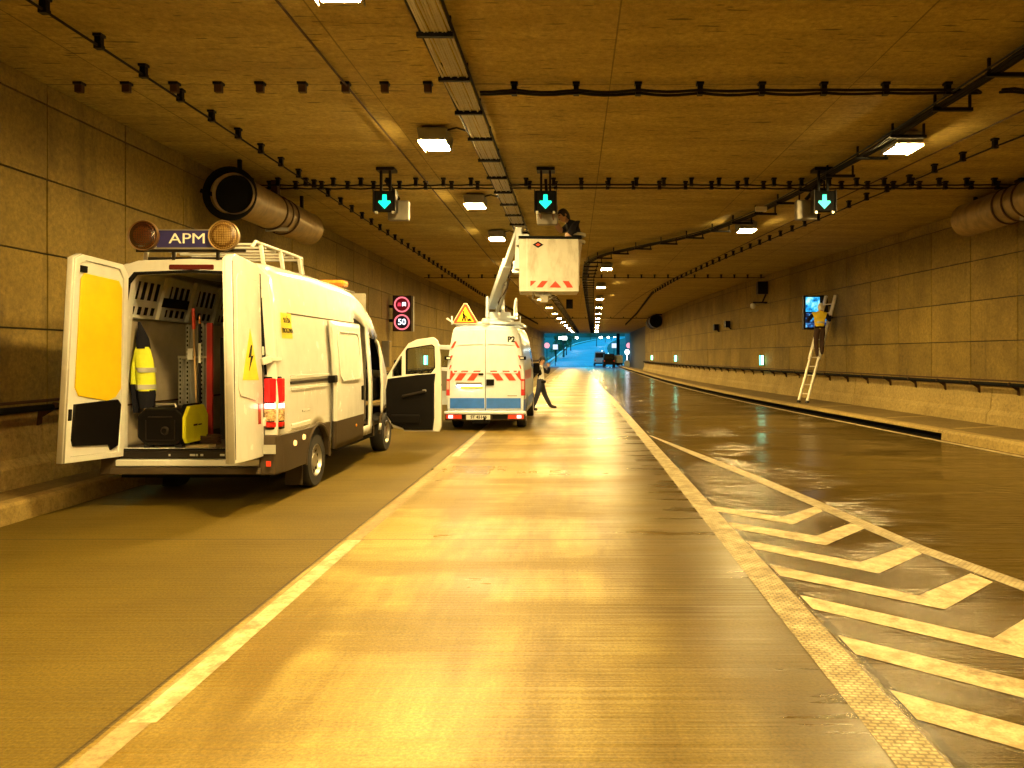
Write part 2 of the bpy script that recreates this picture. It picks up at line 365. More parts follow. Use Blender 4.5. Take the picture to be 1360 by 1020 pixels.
# painted lines
def patch(poly, name='lane_marking', m=None, z=.004):
    mb = MB(); mb.add([(x, y, z) for x, y in poly], [tuple(range(len(poly)))]); return struct(mb.build(name, m or M_line))
for y0, y1 in ((3.55,7.05),(12.9,17.0),(23.0,26.4),(33,36.4),(43,46.4),(53,56.4),(63,66.4),(73,76.4),(-6.5,-3)):
    patch([(-2.06+bend(y0),y0),(-1.93+bend(y0),y0),(-1.95+bend(y1),y1),(-2.08+bend(y1),y1)], 'lane_dash')
struct(sheet('worn_line', M_worn, lambda y: -2.085+bend(y), lambda y: -1.955+bend(y), .0025, [-6,3.5,7.1,12.9,16,20,30,40,50,60,70]))
ys = [-6,0,2,4,6,8,10,12,14,16,18,20,22,24,26,28,30,32.6]
struct(sheet('solid_line', M_prof, lambda y: 1.33+.0015*y, lambda y: 1.555+.001*y, .004, ys))
for k in range(6): patch([(1.42+bend(40+k*12),39+k*12),(1.56+bend(40+k*12),39+k*12),(1.56+bend(42+k*12),42+k*12),(1.42+bend(42+k*12),42+k*12)], 'lane_dash')
mg = [(16.3,1.585,1.63),(13,2.02,2.22),(11,2.36,2.56),(8.9,2.66,2.86),(6.8,2.94,3.12),(5.6,3.22,3.42),(3.0,3.65,3.86),(-3,4.65,4.88)][::-1]
struct(sheet('solid_line', M_prof, lambda y: interp([(a,b) for a,b,c in mg], y), lambda y: interp([(a,c) for a,b,c in mg], y), .0045, [a for a,b,c in mg]))
CHEV = [[(1.56,8.66),(2.19,8.05),(2.74,8.66),(2.71,8.36),(2.2,7.71),(1.565,8.34)],
 [(1.57,7.83),(2.28,7.22),(2.8,7.77),(2.87,7.55),(2.25,6.86),(1.57,7.52)],
 [(1.58,7.04),(2.35,6.3),(2.96,6.85),(2.98,6.57),(2.37,5.97),(1.58,6.74)],
 [(1.59,6.23),(2.44,5.43),(3.09,5.98),(3.14,5.75),(2.48,5.13),(1.59,5.91)],
 [(1.60,5.44),(2.52,4.61),(3.25,5.25),(3.3,5.0),(2.55,4.28),(1.6,5.14)],
 [(1.60,4.66),(2.62,3.78),(3.4,4.5),(3.46,4.2),(2.64,3.44),(1.6,4.36)],
 [(1.60,3.9),(2.7,2.98),(3.5,3.7),(3.55,3.4),(2.72,2.65),(1.6,3.58)]]
for c in CHEV: patch(c, 'chevron_marking', z=.0041)
struct(sheet('edge_line', M_line, lambda y: kerbx(y)-.24, lambda y: kerbx(y)-.1, .004, [y for y in YS if y >= 4]))

# ------------------------------------------------------------------ walls of concrete panels
def panel_wall(name, fx, side, label, y0, y1, x_off=0.0):
    t = thing(name, label, 'wall', (0, 0, 0))
    ys = [y for y in YS if y0 <= y <= y1]
    mb = MB(); strip3(mb, lambda y: [(fx(y)+side*(.04+x_off), -.1), (fx(y)+side*(.04+x_off), CZ)], ys); mb.build('joint_backing', M_gap, t)
    zz = [1.06, 2.02, 2.95, 3.87, 4.79, CZ]; tones = []
    mb = MB(); y = 9.49 - 1.65*math.ceil((9.49-y0)/1.65)
    while y < y1:
        a, b = y+.011, min(y+1.65, y1)-.011
        for z0, z1 in zip(zz, zz[1:]):
            if b-a < .2: continue
            j = random.uniform(0, .012); xa, xb = fx(a)+side*(j+x_off), fx(b)+side*(j+x_off); xc, xd = xa+side*.03, xb+side*.03
            mb.hexa([(xa,a),(xb,b),(xd,b),(xc,a)], z0+.011, z1-.011); tones += [random.uniform(.86, 1.1)]*6
        y += 1.65
    o = mb.build('panel', M_panel, t); at = o.data.attributes.new('tone', 'FLOAT_COLOR', 'FACE')
    at.data.foreach_set('color', [c for q in tones for c in (q, q, q, 1)])
    mb = MB()
    yy = [y0 + i*(y1-y0)/max(1, round((y1-y0)/6.6)) for i in range(max(1, round((y1-y0)/6.6))+1)]
    for a, b in zip(yy, yy[1:]):
        seg = [a+.012] + [y for y in YS if a+.5 < y < b-.5] + [b-.012]
        mb2 = lambda y: [(fx(y)-side*.22, .19), (fx(y)-side*.2, .42), (fx(y)-side*.12, .52), (fx(y)-side*.06, 1.02), (fx(y)+side*.03, 1.045)]
        strip3(mb, mb2, seg)
        for e in (seg[0], seg[-1]):
            mb.add([(x, e, z) for x, z in mb2(e)] + [(fx(e)+side*.03, e, .19)], [tuple(range(6))])
    mb.build('barrier', M_barrier, t)
    return t
panel_wall('tunnel_wall', lwall, -1, 'long left tunnel wall of big concrete panels behind the work vans', -30, 114)
panel_wall('tunnel_wall', wallx, 1, 'long right tunnel wall of big concrete panels behind the ladder', -30, 77)
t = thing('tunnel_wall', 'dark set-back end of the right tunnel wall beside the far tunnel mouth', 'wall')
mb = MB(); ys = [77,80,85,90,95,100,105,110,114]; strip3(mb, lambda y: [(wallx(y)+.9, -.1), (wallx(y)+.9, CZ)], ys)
mb.add([(wallx(77)+.03,77,-.1),(wallx(77)+.9,77,-.1),(wallx(77)+.9,77,CZ),(wallx(77)+.03,77,CZ)], [(0,1,2,3)]); mb.build('panel', mat('unlit_wall_concrete', (.10,.085,.06), .8), t)  # wall colour darkened because this end lies unlit
mb = MB(); mb.box(-9, 15, -30.4, -30, -.1, CZ); tag(mb.build('tunnel_wall', M_panel), 'added wall closing the tunnel behind the viewer to keep sky light out', 'wall')  # added end wall, keeps blue sky light out of the tunnel

# handrails on brackets
def handrail(fx, side, label, y0, y1, step):
    t = thing('handrail', label, 'handrail')
    ys = [y for y in YS if y0 < y < y1]; ys = [y0] + ys + [y1]
    mb = MB(); mb.tube([(fx(y)-side*.26, y, 1.085) for y in ys], .04, 8); mb.build('lower_rail', M_black, t, smooth=True)
    mb = MB(); mb.tube([(fx(y)-side*.22, y, 1.165) for y in ys], .02, 6); mb.build('upper_rail', M_rust, t, smooth=True)
    y = y0+.4; br = None
    while y < y1:
        mb = MB(); mb.slab([(-side*.02, .06), (-side*.24, .10), (-side*.25, .15), (-side*.2, .16), (-side*.16, .075), (-side*.05, -.02), (-side*.04, -.10), (0, -.12)], 'y', -.02, .02)
        if br is None: br = mb.build('bracket', M_rust, t)
        else: br = br.copy(); COL.objects.link(br); br.parent = t
        br.location = (fx(y)-side*.075, y, .98); y += step
handrail(lwall, -1, 'dark steel handrail on brackets along the left tunnel wall', -2, 112, 1.35)
handrail(wallx, 1, 'dark steel handrail on brackets along the right tunnel wall', 2, 76, 1.35)

# ------------------------------------------------------------------ ceiling lamps
def make_lamp():
    t = thing('ceiling_lamp', '', 'lamp', (0,0,0), 0, 'lit ceiling lamps of the tunnel')
    mb = MB(); mb.box(-.17,.17,-.2,.2,-.05,0); mb.hexa([(-.2,-.28),(.2,-.28),(.2,.28),(-.2,.28)], -.22, -.05, [(-.22,-.3),(.22,-.3),(.22,.3),(-.22,.3)])
    mb.build('housing', M_lampbody, t, bevel=.012)
    mb = MB(); q = [(-.178,-.222),(-.165,-.240),(.165,-.240),(.178,-.222)]      # shallow flat lens
    mb.add([(x, y, z) for y in (-.26, .26) for x, z in q], [(0,1,5,4),(1,2,6,5),(2,3,7,6)]); mb.mi = [0,0,0]
    mb.cur = 1; mb.add([(x, y, z) for y in (-.26, .26) for x, z in q], [(0,1,2,3),(4,5,6,7)]); mb.build('lens', [M_lens, M_lampbody], t)
    for s in (-1, 1):
        mb = MB(); mb.box(min(s*.2, s*.208), max(s*.2, s*.208), -.3, .3, -.262, -.225); mb.build('side_shield', M_lampbody, t)
    return t
lamp0 = make_lamp(); first = True
def lamp(x, y, label):
    global first
    p = (x, y, CZ)
    if first: lamp0.location = p; lamp0['label'] = label; first = False; return lamp0
    return dup(lamp0, p, None, label)
ly = [6.5,11.4,16.05,20.6,28.2,35.5,42.8,50.2,57.5,64.8,72,80,87.5,96,104]
for i, y in enumerate(ly): lamp(-2.05+bend(y), y, f'{ORD[i]} lit lamp from the camera in the row beside the left cable tray')
for y in (2.2, -2.6, -8, -15): lamp(-2.05, y, 'lit lamp behind the camera in the row beside the left cable tray')
for i, (x, y) in enumerate([(4.95,11.6),(4.3,19.2)]): lamp(x, y, ['nearest lit lamp on the right, below the curving dark cable tray', 'second lit lamp on the right, below the curving dark cable tray'][i])
ry = [27.8,35.3,42.7,50.2,57.4,64.8,72,80,87.5,96,103.6]
for i, y in enumerate(ry): lamp(1.18+bend(y), y, f'{ORD[i]} lit lamp from the camera in the far middle row of lamps')
for y in (3.5, -4, -12): lamp(5.4, y, 'lit lamp behind the camera on the right side of the ceiling')
# feed cable stub from tray to near lamps
for i, y in enumerate(ly[:5]):
    mb = MB(); mb.tube([(-1.84,y-.25,4.97),(-1.7,y-.27,5.0),(-1.5,y-.3,4.93)], .014, 6); tag(mb.build('feed_cable', M_blackcable), f'short black feed cable from the tray to the {ORD[i]} lamp on the left', 'cable', 'lamp feed cables')

# ------------------------------------------------------------------ outside: road, hills
def oz(y): 
    d = y-114
    return .03*d*min(1, d/160+.15) if d > 0 else 0
OC = [(114,3.2),(150,3.1),(200,3.6),(250,5.2),(320,8.8),(400,14),(500,21.5),(620,33),(900,70)]
def ocx(y): return interp(OC, y)
def osheet(name, m, l, r, dz, ys): 
    mb = MB(); vs = []
    for y in ys: vs += [(l(y), y, oz(y)+dz), (r(y), y, oz(y)+dz)]
    mb.add(vs, [(2*i, 2*i+1, 2*i+3, 2*i+2) for i in range(len(ys)-1)]); return struct(mb.build(name, m))
OY = [114,118,122,127,133,140,150,165,180,200,225,250,285,320,360,400,450,500,560,620,900]
M_oroad = mat('outside_asphalt', (.24,.24,.24), .55, var=.35, nscale=.25)
M_grass = mat('grass_bank', (.05,.075,.035), .9, var=.4, nscale=.3)
osheet('outside_road', M_oroad, lambda y: ocx(y)-7.4, lambda y: ocx(y)+5.6, 0, OY)
osheet('outside_line', M_line, lambda y: ocx(y)-6.9, lambda y: ocx(y)-6.6, .02, OY)
osheet('outside_line', M_line, lambda y: ocx(y)+4.6, lambda y: ocx(y)+4.9, .02, OY)
osheet('outside_line', M_line, lambda y: ocx(y)-1.2, lambda y: ocx(y)-1.05, .02, [y for y in OY if y < 150])
patch([(ocx(118)-6.5,117.4),(ocx(118)+1.2,117.4),(ocx(118)+1.2,118.2),(ocx(118)-6.5,118.2)], 'stop_line', z=.12)
mb = MB(); vs = []
for y in OY:
    vs += [(-700, y, oz(y)*1.1+8), (-140, y, oz(y)+2), (-40, y, oz(y)-1), (ocx(y)-7.3, y, oz(y)-.03), (ocx(y)+5.5, y, oz(y)-.03), (ocx(y)+12, y, oz(y)+1.5), (120, y, oz(y)+7), (700, y, oz(y)+16)]
mb.add(vs, [(i*8+k, i*8+k+1, i*8+k+9, i*8+k+8) for i in range(len(OY)-1) for k in range(7)]); struct(mb.build('ground', M_grass))
mb = MB(); vs = []; n = 60
for i in range(n+1):
    a = -1.0 + 2.2*i/n; h = 46+20*math.sin(i*.7)+9*math.sin(i*2.3); r = 860
    vs += [(r*math.sin(a), r*math.cos(a), 10), (r*1.05*math.sin(a), r*1.05*math.cos(a), h*.7), (r*1.3*math.sin(a), r*1.3*math.cos(a), h)]
mb.add(vs, [(i*3+k, i*3+3+k, i*3+4+k, i*3+1+k) for i in range(n) for k in range(2)]); struct(mb.build('hills', mat('wooded_hill', (.03,.05,.03), .95, var=.5, nscale=.05), smooth=True))
# portal lintel and flanks
t = thing('portal', 'concrete tunnel mouth framing the blue road outside', 'portal')
mb = MB(); mb.box(-12, 20, 114.02, 115, CZ-.06, 8.5); mb.build('lintel', M_barrier, t)

# ------------------------------------------------------------------ van builder tools
def van_shell(name, parent, m, hwf, ztop, ys, arches, openings, zbase, thick=.03, glass=None, mg=None, n=14):
    # loft of cross-sections; hwf(y,z) half width, ztop(y) roof height, arches [(y,z,r)], openings [(side,y0,y1,z0,z1)]
    mb = MB(); rows = []
    m_ = 7
    for y in ys:
        zb = zbase
        for (ay, az, ar) in arches:
            if abs(y-ay) < ar: zb = max(zb, az + math.sqrt(ar*ar-(y-ay)**2))
        zt = ztop(y); pts = []
        for k in range(n+1):
            z = zb + (zt-.16-zb)*k/n; pts.append((hwf(y, z), z))
        h = pts[-1][0]
        for q in (25, 50, 75): a = R(q); pts.append((h-.12+.12*math.cos(a), zt-.16+.13*math.sin(a)))
        for k in range(1, m_+1): pts.append(((h-.12)*(1-k/m_), zt-.03+.03*math.sin(math.pi/2*k/m_)))
        rows.append([(-x, y, z) for x, z in pts] + [(x, y, z) for x, z in pts[-2::-1]])
    w = len(rows[0]); vs = [p for r in rows for p in r]; fs = []; gm = []
    for i in range(len(ys)-1):
        for k in range(w-1):
            q = [vs[i*w+k], vs[i*w+k+1], vs[(i+1)*w+k+1], vs[(i+1)*w+k]]
            c = sum((Vector(p) for p in q), Vector())/4
            if any((c.x > .3 if s > 0 else c.x < -.3) and y0 < c.y < y1 and z0 < c.z < z1 for s, y0, y1, z0, z1 in openings): continue
            fs.append((i*w+k, i*w+k+1, (i+1)*w+k+1, (i+1)*w+k)); gm.append(1 if glass and glass(c) else 0)
    mb.add(vs, fs); mb.mi = gm
    o = mb.build(name, [m, mg or M_darkglass], parent, smooth=True)
    s = o.modifiers.new('shell', 'SOLIDIFY'); s.thickness = thick; s.offset = -1
    return o
def make_wheel(parent, loc, r=.34, w=.22, side=1, name='wheel'):
    e = bpy.data.objects.new(name, None); COL.objects.link(e); e.parent = parent; e.location = loc; e.empty_display_size = .1
    mb = MB(); mb.lathe([(r*.62, -w/2), (r*.95, -w/2), (r, -w*.36), (r, w*.36), (r*.95, w/2), (r*.62, w/2), (r*.62, -w/2)], (0,0,0), 'x', 36); mb.build('tyre', M_rubber, e, smooth=True)
    mb = MB(); s = side
    mb.lathe([(r*.63, s*w*.46), (r*.58, s*w*.5), (r*.54, s*w*.3), (r*.3, s*w*.22), (r*.26, s*w*.4), (.001, s*w*.42)], (0,0,0), 'x', 30)
    mb.lathe([(r*.62, -w*.45), (r*.6, 0)], (0,0,0), 'x', 30)
    for k in range(10):
        a = 2*math.pi*k/10; mb.disc((s*w*.285, r*.43*math.cos(a), r*.43*math.sin(a)), r*.06, 'x', .012, 8)
    mb.build('rim', M_rim, e, smooth=True)
    mb = MB()
    for k in range(10):
        a = 2*math.pi*(k+.5)/10; mb.disc((s*w*.30, r*.43*math.cos(a), r*.43*math.sin(a)), r*.075, 'x', .006, 8)
    mb.build('rim_hole', M_black, e)
    return e

# ------------------------------------------------------------------ white work van with open doors
V = thing('work_van', 'cream white high roof work van with both rear doors open and lamps on its roof', 'van', (-4.33, 8.7, 0))
def vhw(y, z):
    h = interp([(.3,.97),(.55,.995),(1.2,1.0),(1.6,.975),(2.2,.925),(2.5,.885),(2.8,.84)], z)
    h *= interp([(0,.965),(.12,.99),(.3,1.0),(4.3,1.0),(4.9,.975),(5.4,.93),(5.8,.84),(6.0,.72)], y)
    return h
def vzt(y): return interp([(0,2.77),(.1,2.79),(1.5,2.80),(2.8,2.78),(3.4,2.73),(3.9,2.60),(4.3,2.40),(4.7,2.07),(5.1,1.68),(5.3,1.47),(5.7,1.27),(5.9,1.12),(6.0,.95)], y)
vys = sorted(set([0,.06,.12,.3,.5,.7] + [1.3+.46*math.sin(R(a)) for a in range(-90,91,15)] + [1.9,2.2,2.5,2.8,3.0,3.2,3.4,3.6,3.85,4.02,4.1,4.3,4.5] + [5.06+.46*math.sin(R(a)) for a in range(-90,91,15)] + [4.9,5.3,5.6,5.75,5.9,6.0]))
VARCH = [(1.3,.34,.46),(5.06,.34,.46)]
van_shell('body', V, M_white, vhw, vzt, vys, VARCH, [(1,3.2,3.86,.52,2.2),(1,4.05,4.72,.48,2.05),(-1,4.05,4.72,1.3,2.05)], .42,
    glass=lambda c: 4.15 < c.y < 5.25 and c.z > vzt(c.y)-.08 and abs(c.x) < .78)
# lower cladding, both sides, following the wheel arches
def cladding(s, y0, y1, zt, out):
    mb = MB(); yy = [y for y in vys if y0 <= y <= y1]; vs = []
    for y in yy:
        zb = .35
        for ay, az, ar in VARCH:
            if abs(y-ay) < ar: zb = max(zb, az+math.sqrt(max(0, (ar-.01)**2-(y-ay)**2)))
        t = max(zt, zb+.05)
        vs += [(s*(vhw(y,.5)-.05), y, zb), (s*(vhw(y,.6)+out), y, zb+.012), (s*(vhw(y,.9)+out), y, t-.01), (s*(vhw(y,1)-.02), y, t+.015)]
    mb.add(vs, [(i*4+k, i*4+k+1, i*4+4+k+1, i*4+4+k) for i in range(len(yy)-1) for k in range(3)])
    return mb.build('side_cladding', M_clad, V, smooth=True)
cladding(1, .05, 1.76, .80, .018); cladding(-1, .05, 3.2, .80, .018); cladding(1, 3.86, 4.1, .6, .01)
for s in (1, -1):
    for ay in (1.3, 5.06):      # dark wheel arch lips
        mb = MB(); mb.tube([(s*(vhw(ay,.7)+.004), ay+.465*math.cos(R(a)), .34+.465*math.sin(R(a))) for a in range(0,181,12)], .025, 6); mb.build('wheel_arch', M_clad, V, smooth=True)
        make_wheel(V, (s*.87, ay, .34), .34, .23, s)
    mb = MB(); mb.box(min(s*.76,s*.97), max(s*.76,s*.97), .80, .815, .1, .42); mb.build('mud_flap', M_clad, V)
mb = MB(); mb.box(-.85,.85,.1,5.6,.3,.44); mb.box(-.75,.75,1.15,1.45,.24,.42); mb.box(-.3,.3,2,3.5,.2,.32); mb.build('chassis', M_black, V)
# interior
mb = MB(); mb.box(-.92,.92,.02,4.0,.58,.625); mb.build('cargo_floor', mat('brown_floor', (.08,.055,.04), .6), V)
mb = MB(); mb.add([(-.93,.1,.62),(-.93,3.95,.62),(-.915,3.95,1.5),(-.915,.1,1.5),(-.875,3.95,2.13),(-.875,.1,2.13)], [(0,1,2,3),(3,2,4,5)]); mb.build('plywood_lining', M_ply, V)
mb = MB(); mb.box(-.90,.90,3.93,3.97,.62,2.72); mb.build('bulkhead', mat('bulkhead_grey', (.30,.28,.23), .7), V)
mb = MB(); mb.box(-.74,.74,.08,3.9,2.735,2.74); mb.build('headlining', M_liner, V)
mb = MB(); mb.bar((-.905,.1,1.12), (-.905,3.9,1.12), .03, .02); mb.build('lashing_rail', M_rust, V)
# slotted upper side rack, leaning inwards like the roof side
mb = MB(); mh = MB()
def up(y, t, o=0): return (-.868+.13*t+o, y, 2.14+.52*t)
mb.add([up(.06,0),up(3.9,0),up(3.9,1),up(.06,1),up(.06,0,.03),up(3.9,0,.03),up(3.9,1,.03),up(.06,1,.03)], [(0,1,2,3),(7,6,5,4),(0,4,5,1),(3,2,6,7),(0,3,7,4),(1,5,6,2)])
for y in [.06+.72*i for i in range(6)]:
    mb.add([up(y,0,.03),up(y+.11,0,.03),up(y+.11,1,.03),up(y,1,.03),up(y,0,.075),up(y+.11,0,.075),up(y+.11,1,.075),up(y,1,.075)], [(4,5,6,7),(0,4,7,3),(1,2,6,5),(0,1,5,4)])
for i in range(5):
    for k in range(4):
        a = .06+.72*i+.15+.14*k
        for t0, t1 in ((.08,.26),(.42,.82)): mh.add([up(a,t0,.034),up(a+.075,t0,.034),up(a+.075,t1,.034),up(a,t1,.034)], [(0,1,2,3)])
nA = len(mb.f); mb.cur = 1; mb.add(mh.v, mh.f); mb.build('upper_rack', [M_liner, M_black], V)
mb = MB(); mb.add([up(.76,.3,.08),up(1.4,.3,.08),up(1.4,.52,.08),up(.76,.52,.08)], [(0,1,2,3)]); mb.build('rack_net', M_black, V)
# rear frame round the door opening
def rp(z, inset): return vhw(.02, z)-inset
outer = [(-rp(.5,0),.5),(rp(.5,0),.5),(rp(1.2,0),1.2),(rp(1.7,0),1.7),(rp(2.2,0),2.2),(rp(2.55,0),2.6),(.74,2.72),(.6,2.765),(0,2.785),(-.6,2.765),(-.74,2.72),(-rp(2.55,0),2.6),(-rp(2.2,0),2.2),(-rp(1.7,0),1.7),(-rp(1.2,0),1.2)]
inner = [(-.80,.63),(.80,.63),(.80,1.2),(.77,1.8),(.735,2.3),(.70,2.52),(.62,2.62),(0,2.645),(-.62,2.62),(-.70,2.52),(-.735,2.3),(-.77,1.8),(-.80,1.2)]
curve_mesh([outer, inner], .10, T((0,.06,0)) @ FACE_CAM, 'rear_frame', M_white, V, .012)
seal = [(x*1.035, z+(.02 if z > 1 else -.0)) for x, z in inner]
curve_mesh([seal, [(x*.99, z-.005 if z > 1 else z+.01) for x, z in inner]], .02, T((0,-.006,0)) @ FACE_CAM, 'door_seal', M_black, V, .004)
mb = MB(); mb.box(-.26,.26,-.01,.03,2.665,2.735); mb.build('high_brake_light', mat('dark_red_lens', (.10,.012,.01), .2, coat=.6), V, bevel=.02)
for s in (1, -1): mb = MB(); mb.bar((s*.845,-.012,1.48), (s*.775,-.012,2.52), .022, .02, (0,1,0)); mb.build('hinge_seal', M_black, V)
# rear step and bumper
mb = MB(); mb.box(-.84,.84,-.035,.1,.535,.625); mb.build('rear_sill', M_darkgrey, V, bevel=.008)
mb = MB(); mb.box(-.86,.86,-.09,.06,.455,.53); mb.build('loading_step', M_white, V, bevel=.012)
mb = MB(); mb.hexa([(-.84,-.16),(.84,-.16),(.84,.0),(-.84,.0)], .375, .445, [(-.84,-.13),(.84,-.13),(.84,.0),(-.84,.0)]); mb.build('step_bumper', M_clad, V, bevel=.01)
for i, (x, w) in enumerate(((.0,.06),(.07,.02),(.12,.03),(.34,.05),(-.24,.02))): 
    mb = MB(); mb.box(x, x+w, -.038, -.035, .565, .588); mb.build('sill_sticker', M_reflect, V)
for s in (1, -1):
    mb = MB(); mb.hexa([(s*.80,-.12),(s*.985,-.10),(s*1.015,.12),(s*.82,.1)], .36, .80, [(s*.80,-.06),(s*.975,-.05),(s*1.0,.12),(s*.82,.1)]); mb.build('bumper_corner', M_clad, V, bevel=.02)
    mb = MB(); mb.hexa([(s*.80,-.005),(s*.90,-.03),(s*1.008,.04),(s*1.012,.13),(s*.86,.08)], .86, 1.46, [(s*.80,-.005),(s*.88,-.02),(s*.985,.03),(s*.985,.11),(s*.86,.08)])
    tl = mb.build('tail_light', M_dark, V, bevel=.012)
    for nm, m, z0, z1 in (('red_lens', mat('red_tail_lens', (.30,.006,.006), .15, coat=.8, var=.6, nscale=30, emit=(1,.01,.01), es=.6), 1.17, 1.44), ('lit_bulb', emat('lit_tail_bulb', (1,.22,.16), 14), 1.10, 1.155), ('clear_lens', mat('clear_amber_lens', (.75,.42,.22), .12, coat=.8, var=.75, nscale=45), .955, 1.09), ('lower_lens', mat('red_lower_lens', (.55,.015,.012), .15, coat=.8, var=.5, nscale=30), .885, .945)):
        mb = MB(); mb.hexa([(s*.83,-.03),(s*.905,-.038),(s*1.013,.035),(s*1.016,.12),(s*.86,.07)], z0, z1); mb.build(nm, m, tl, bevel=.012)
mb = MB(); mb.box(.86,1.0,-.135,-.118,.60,.70); mb.build('number_plate', M_reflect, V)
mb = MB(); mb.box(.90,.95,-.14,-.125,.46,.52); mb.build('rear_reflector', M_orange, V)
# side mouldings, rail, marker lamps, sticker
def along(name, m, z, y0, y1, h, out, s=1):
    yy = sorted([y0, y1] + [y for y in vys if y0 < y < y1]); mb = MB(); vs = []
    for y in yy: x = vhw(y, z); vs += [(s*(x-.01), y, z-h), (s*(x+out), y, z-h*.6), (s*(x+out), y, z+h*.6), (s*(x-.01), y, z+h)]
    mb.add(vs, [(i*4+k, i*4+k+1, i*4+5+k, i*4+4+k) for i in range(len(yy)-1) for k in range(3)] + [(0,1,2,3)]); return mb.build(name, m, V)
for s in (1, -1): along('side_moulding', M_white, 1.44, .35, 1.8, .03, .016, s); along('side_moulding', M_white, 1.30, .35, 1.8, .025, .014, s); along('side_moulding', M_white, .86, .35, 1.0, .04, .014, s)
along('door_track', M_darkgrey, 1.375, .35, 3.2, .022, .012); along('roof_seam', M_clad, 2.2, .42, 3.2, .012, .004)
along('fender_flare', M_white, 1.02, .72, 1.0, .02, .006)
for y, z in ((.42,.66),(1.0-.28,.70)):
    mb = MB(); mb.lathe([(.001,.028),(.03,.022),(.036,0)], (vhw(y,z)+.016, y, z), 'x', 14); mb.build('side_marker', emat('lit_marker_lens', (1,.55,.15), 2.2), V, smooth=True)
M_stick = mat('yellow_sticker', (.85,.68,.04), .45)
mb = MB(); mb.add([(vhw(.2,1.9)+.006,.2,1.9),(vhw(.52,1.9)+.006,.52,1.9),(vhw(.52,2.2)+.008,.52,2.2),(vhw(.2,2.2)+.008,.2,2.2)], [(0,1,2,3)]); stk = mb.build('service_sticker', M_stick, V)
tl_ = Matrix.Rotation(R(-9.5), 4, 'Y')
for w_, z in (('SŁUŻBA', 2.11), ('DROGOWA', 1.99)): text(w_, .085, T((vhw(.36,z)+.013, .36, z)) @ tl_ @ FACE_RIGHT, 'lettering', M_dark, stk, .003, sx=.72)
# rear doors (built closed, turned round a leaning hinge line)
def rear_door(s, ang):
    hb, ht = Vector((s*.81,-.03,.57)), Vector((s*.745,-.03,2.72)); ax = (ht-hb).normalized()
    M = T(hb) @ Matrix.Rotation(s*R(ang), 4, ax) @ T(-hb)
    out = [(s*.81,.57),(s*.015,.57),(s*.015,2.68),(s*.10,2.73),(s*.66,2.71),(s*.745,2.60),(s*.79,1.7),(s*.81,1.3)]
    P = lambda y: M @ T((0,y,0)) @ FACE_CAM
    d = curve_mesh([out], .055, P(-.03), 'rear_door', M_white, V, .012)
    win = [(s*.73,1.33),(s*.66,1.24),(s*.55,1.20),(s*.16,1.26),(s*.11,1.34),(s*.11,2.48),(s*.15,2.54),(s*.62,2.52),(s*.67,2.44)]
    rim = lambda k, y, nm, mm, dd=.02: curve_mesh([out, [(x*.86+s*.055, z*.955+.075) for x, z in out]], dd, P(y), nm, mm, d, .006)
    rim(1, .01, 'door_frame', M_white, .03)
    curve_mesh([win], .012, P(.012), 'inner_panel', M_yellow, d, .006)
    curve_mesh([win], .012, P(-.066), 'window_panel', M_white, d, .006)
    low = [(s*.72,.70),(s*.63,.66),(s*.60,.72),(s*.12,.74),(s*.10,.80),(s*.11,1.16),(s*.69,1.20),(s*.735,1.15)]
    curve_mesh([low], .02, P(.015), 'trim_panel', M_dark, d, .008)
    mb = MB(M); mb.box(min(s*.012,s*.03), max(s*.012,s*.03), -.07, -.005, .60, 2.66); mb.build('edge_seal', M_black, d)
    mb = MB(M); mb.box(min(s*.02,s*.06), max(s*.02,s*.06), -.012, .045, 1.0, 1.12); mb.box(min(s*.03,s*.07), max(s*.03,s*.07), -.0, .03, 1.2, 1.24); mb.build('latch', M_dark, d, bevel=.008)
    mb = MB(M); mb.box(min(s*.08,s*.17), max(s*.08,s*.17), .0, .035, 2.55, 2.62); mb.build('top_catch', M_dark, d, bevel=.006)
    for z in (.95, 1.75, 2.4):
        mb = MB(M); mb.box(min(s*.76,s*.85), max(s*.76,s*.85), -.09, -.03, z-.05, z+.05); mb.build('hinge', M_white, d, bevel=.008)
    mb = MB(M); mb.tube([(s*(.79-.04*(z-.6)/2.1), -.062, z) for z in (.6,1.2,1.8,2.3,2.62)], .014, 6); mb.build('hinge_seal', M_black, d)
    mb = MB(M); mb.box(min(s*.62,s*.70), max(s*.62,s*.70), -.074, -.06, .93, 1.16); mb.build('reflector', mat('red_door_reflector', (.35,.02,.015), .25, coat=.5), d, bevel=.012)
    return d, M
ld, _ = rear_door(-1, 100)
rd, RM = rear_door(1, 91)
mb = MB(RM); mb.slab([(.64,1.42),(.20,1.42),(.42,1.98)], 'y', -.080, -.072); w_ = mb.build('warning_triangle', M_stick, rd)
ld['label'] = 'open rear door with orange yellow upper panel and black lower trim'; rd['label'] = 'open rear door seen from outside with a yellow warning triangle'
mb = MB(RM)
mb.slab([(.43,1.80),(.36,1.66),(.42,1.67),(.37,1.52),(.49,1.69),(.43,1.68),(.46,1.80)], 'y', -.084, -.0795); mb.build('triangle_symbol', M_dark, rd)
mb = MB(); mb.bar((.86,-.06,1.66), (1.0,.05,1.66), .05, .05); mb.bar((.84,-.12,1.63), (.9,-.02,1.66), .06,.08); mb.build('door_check', M_white, V, bevel=.008)
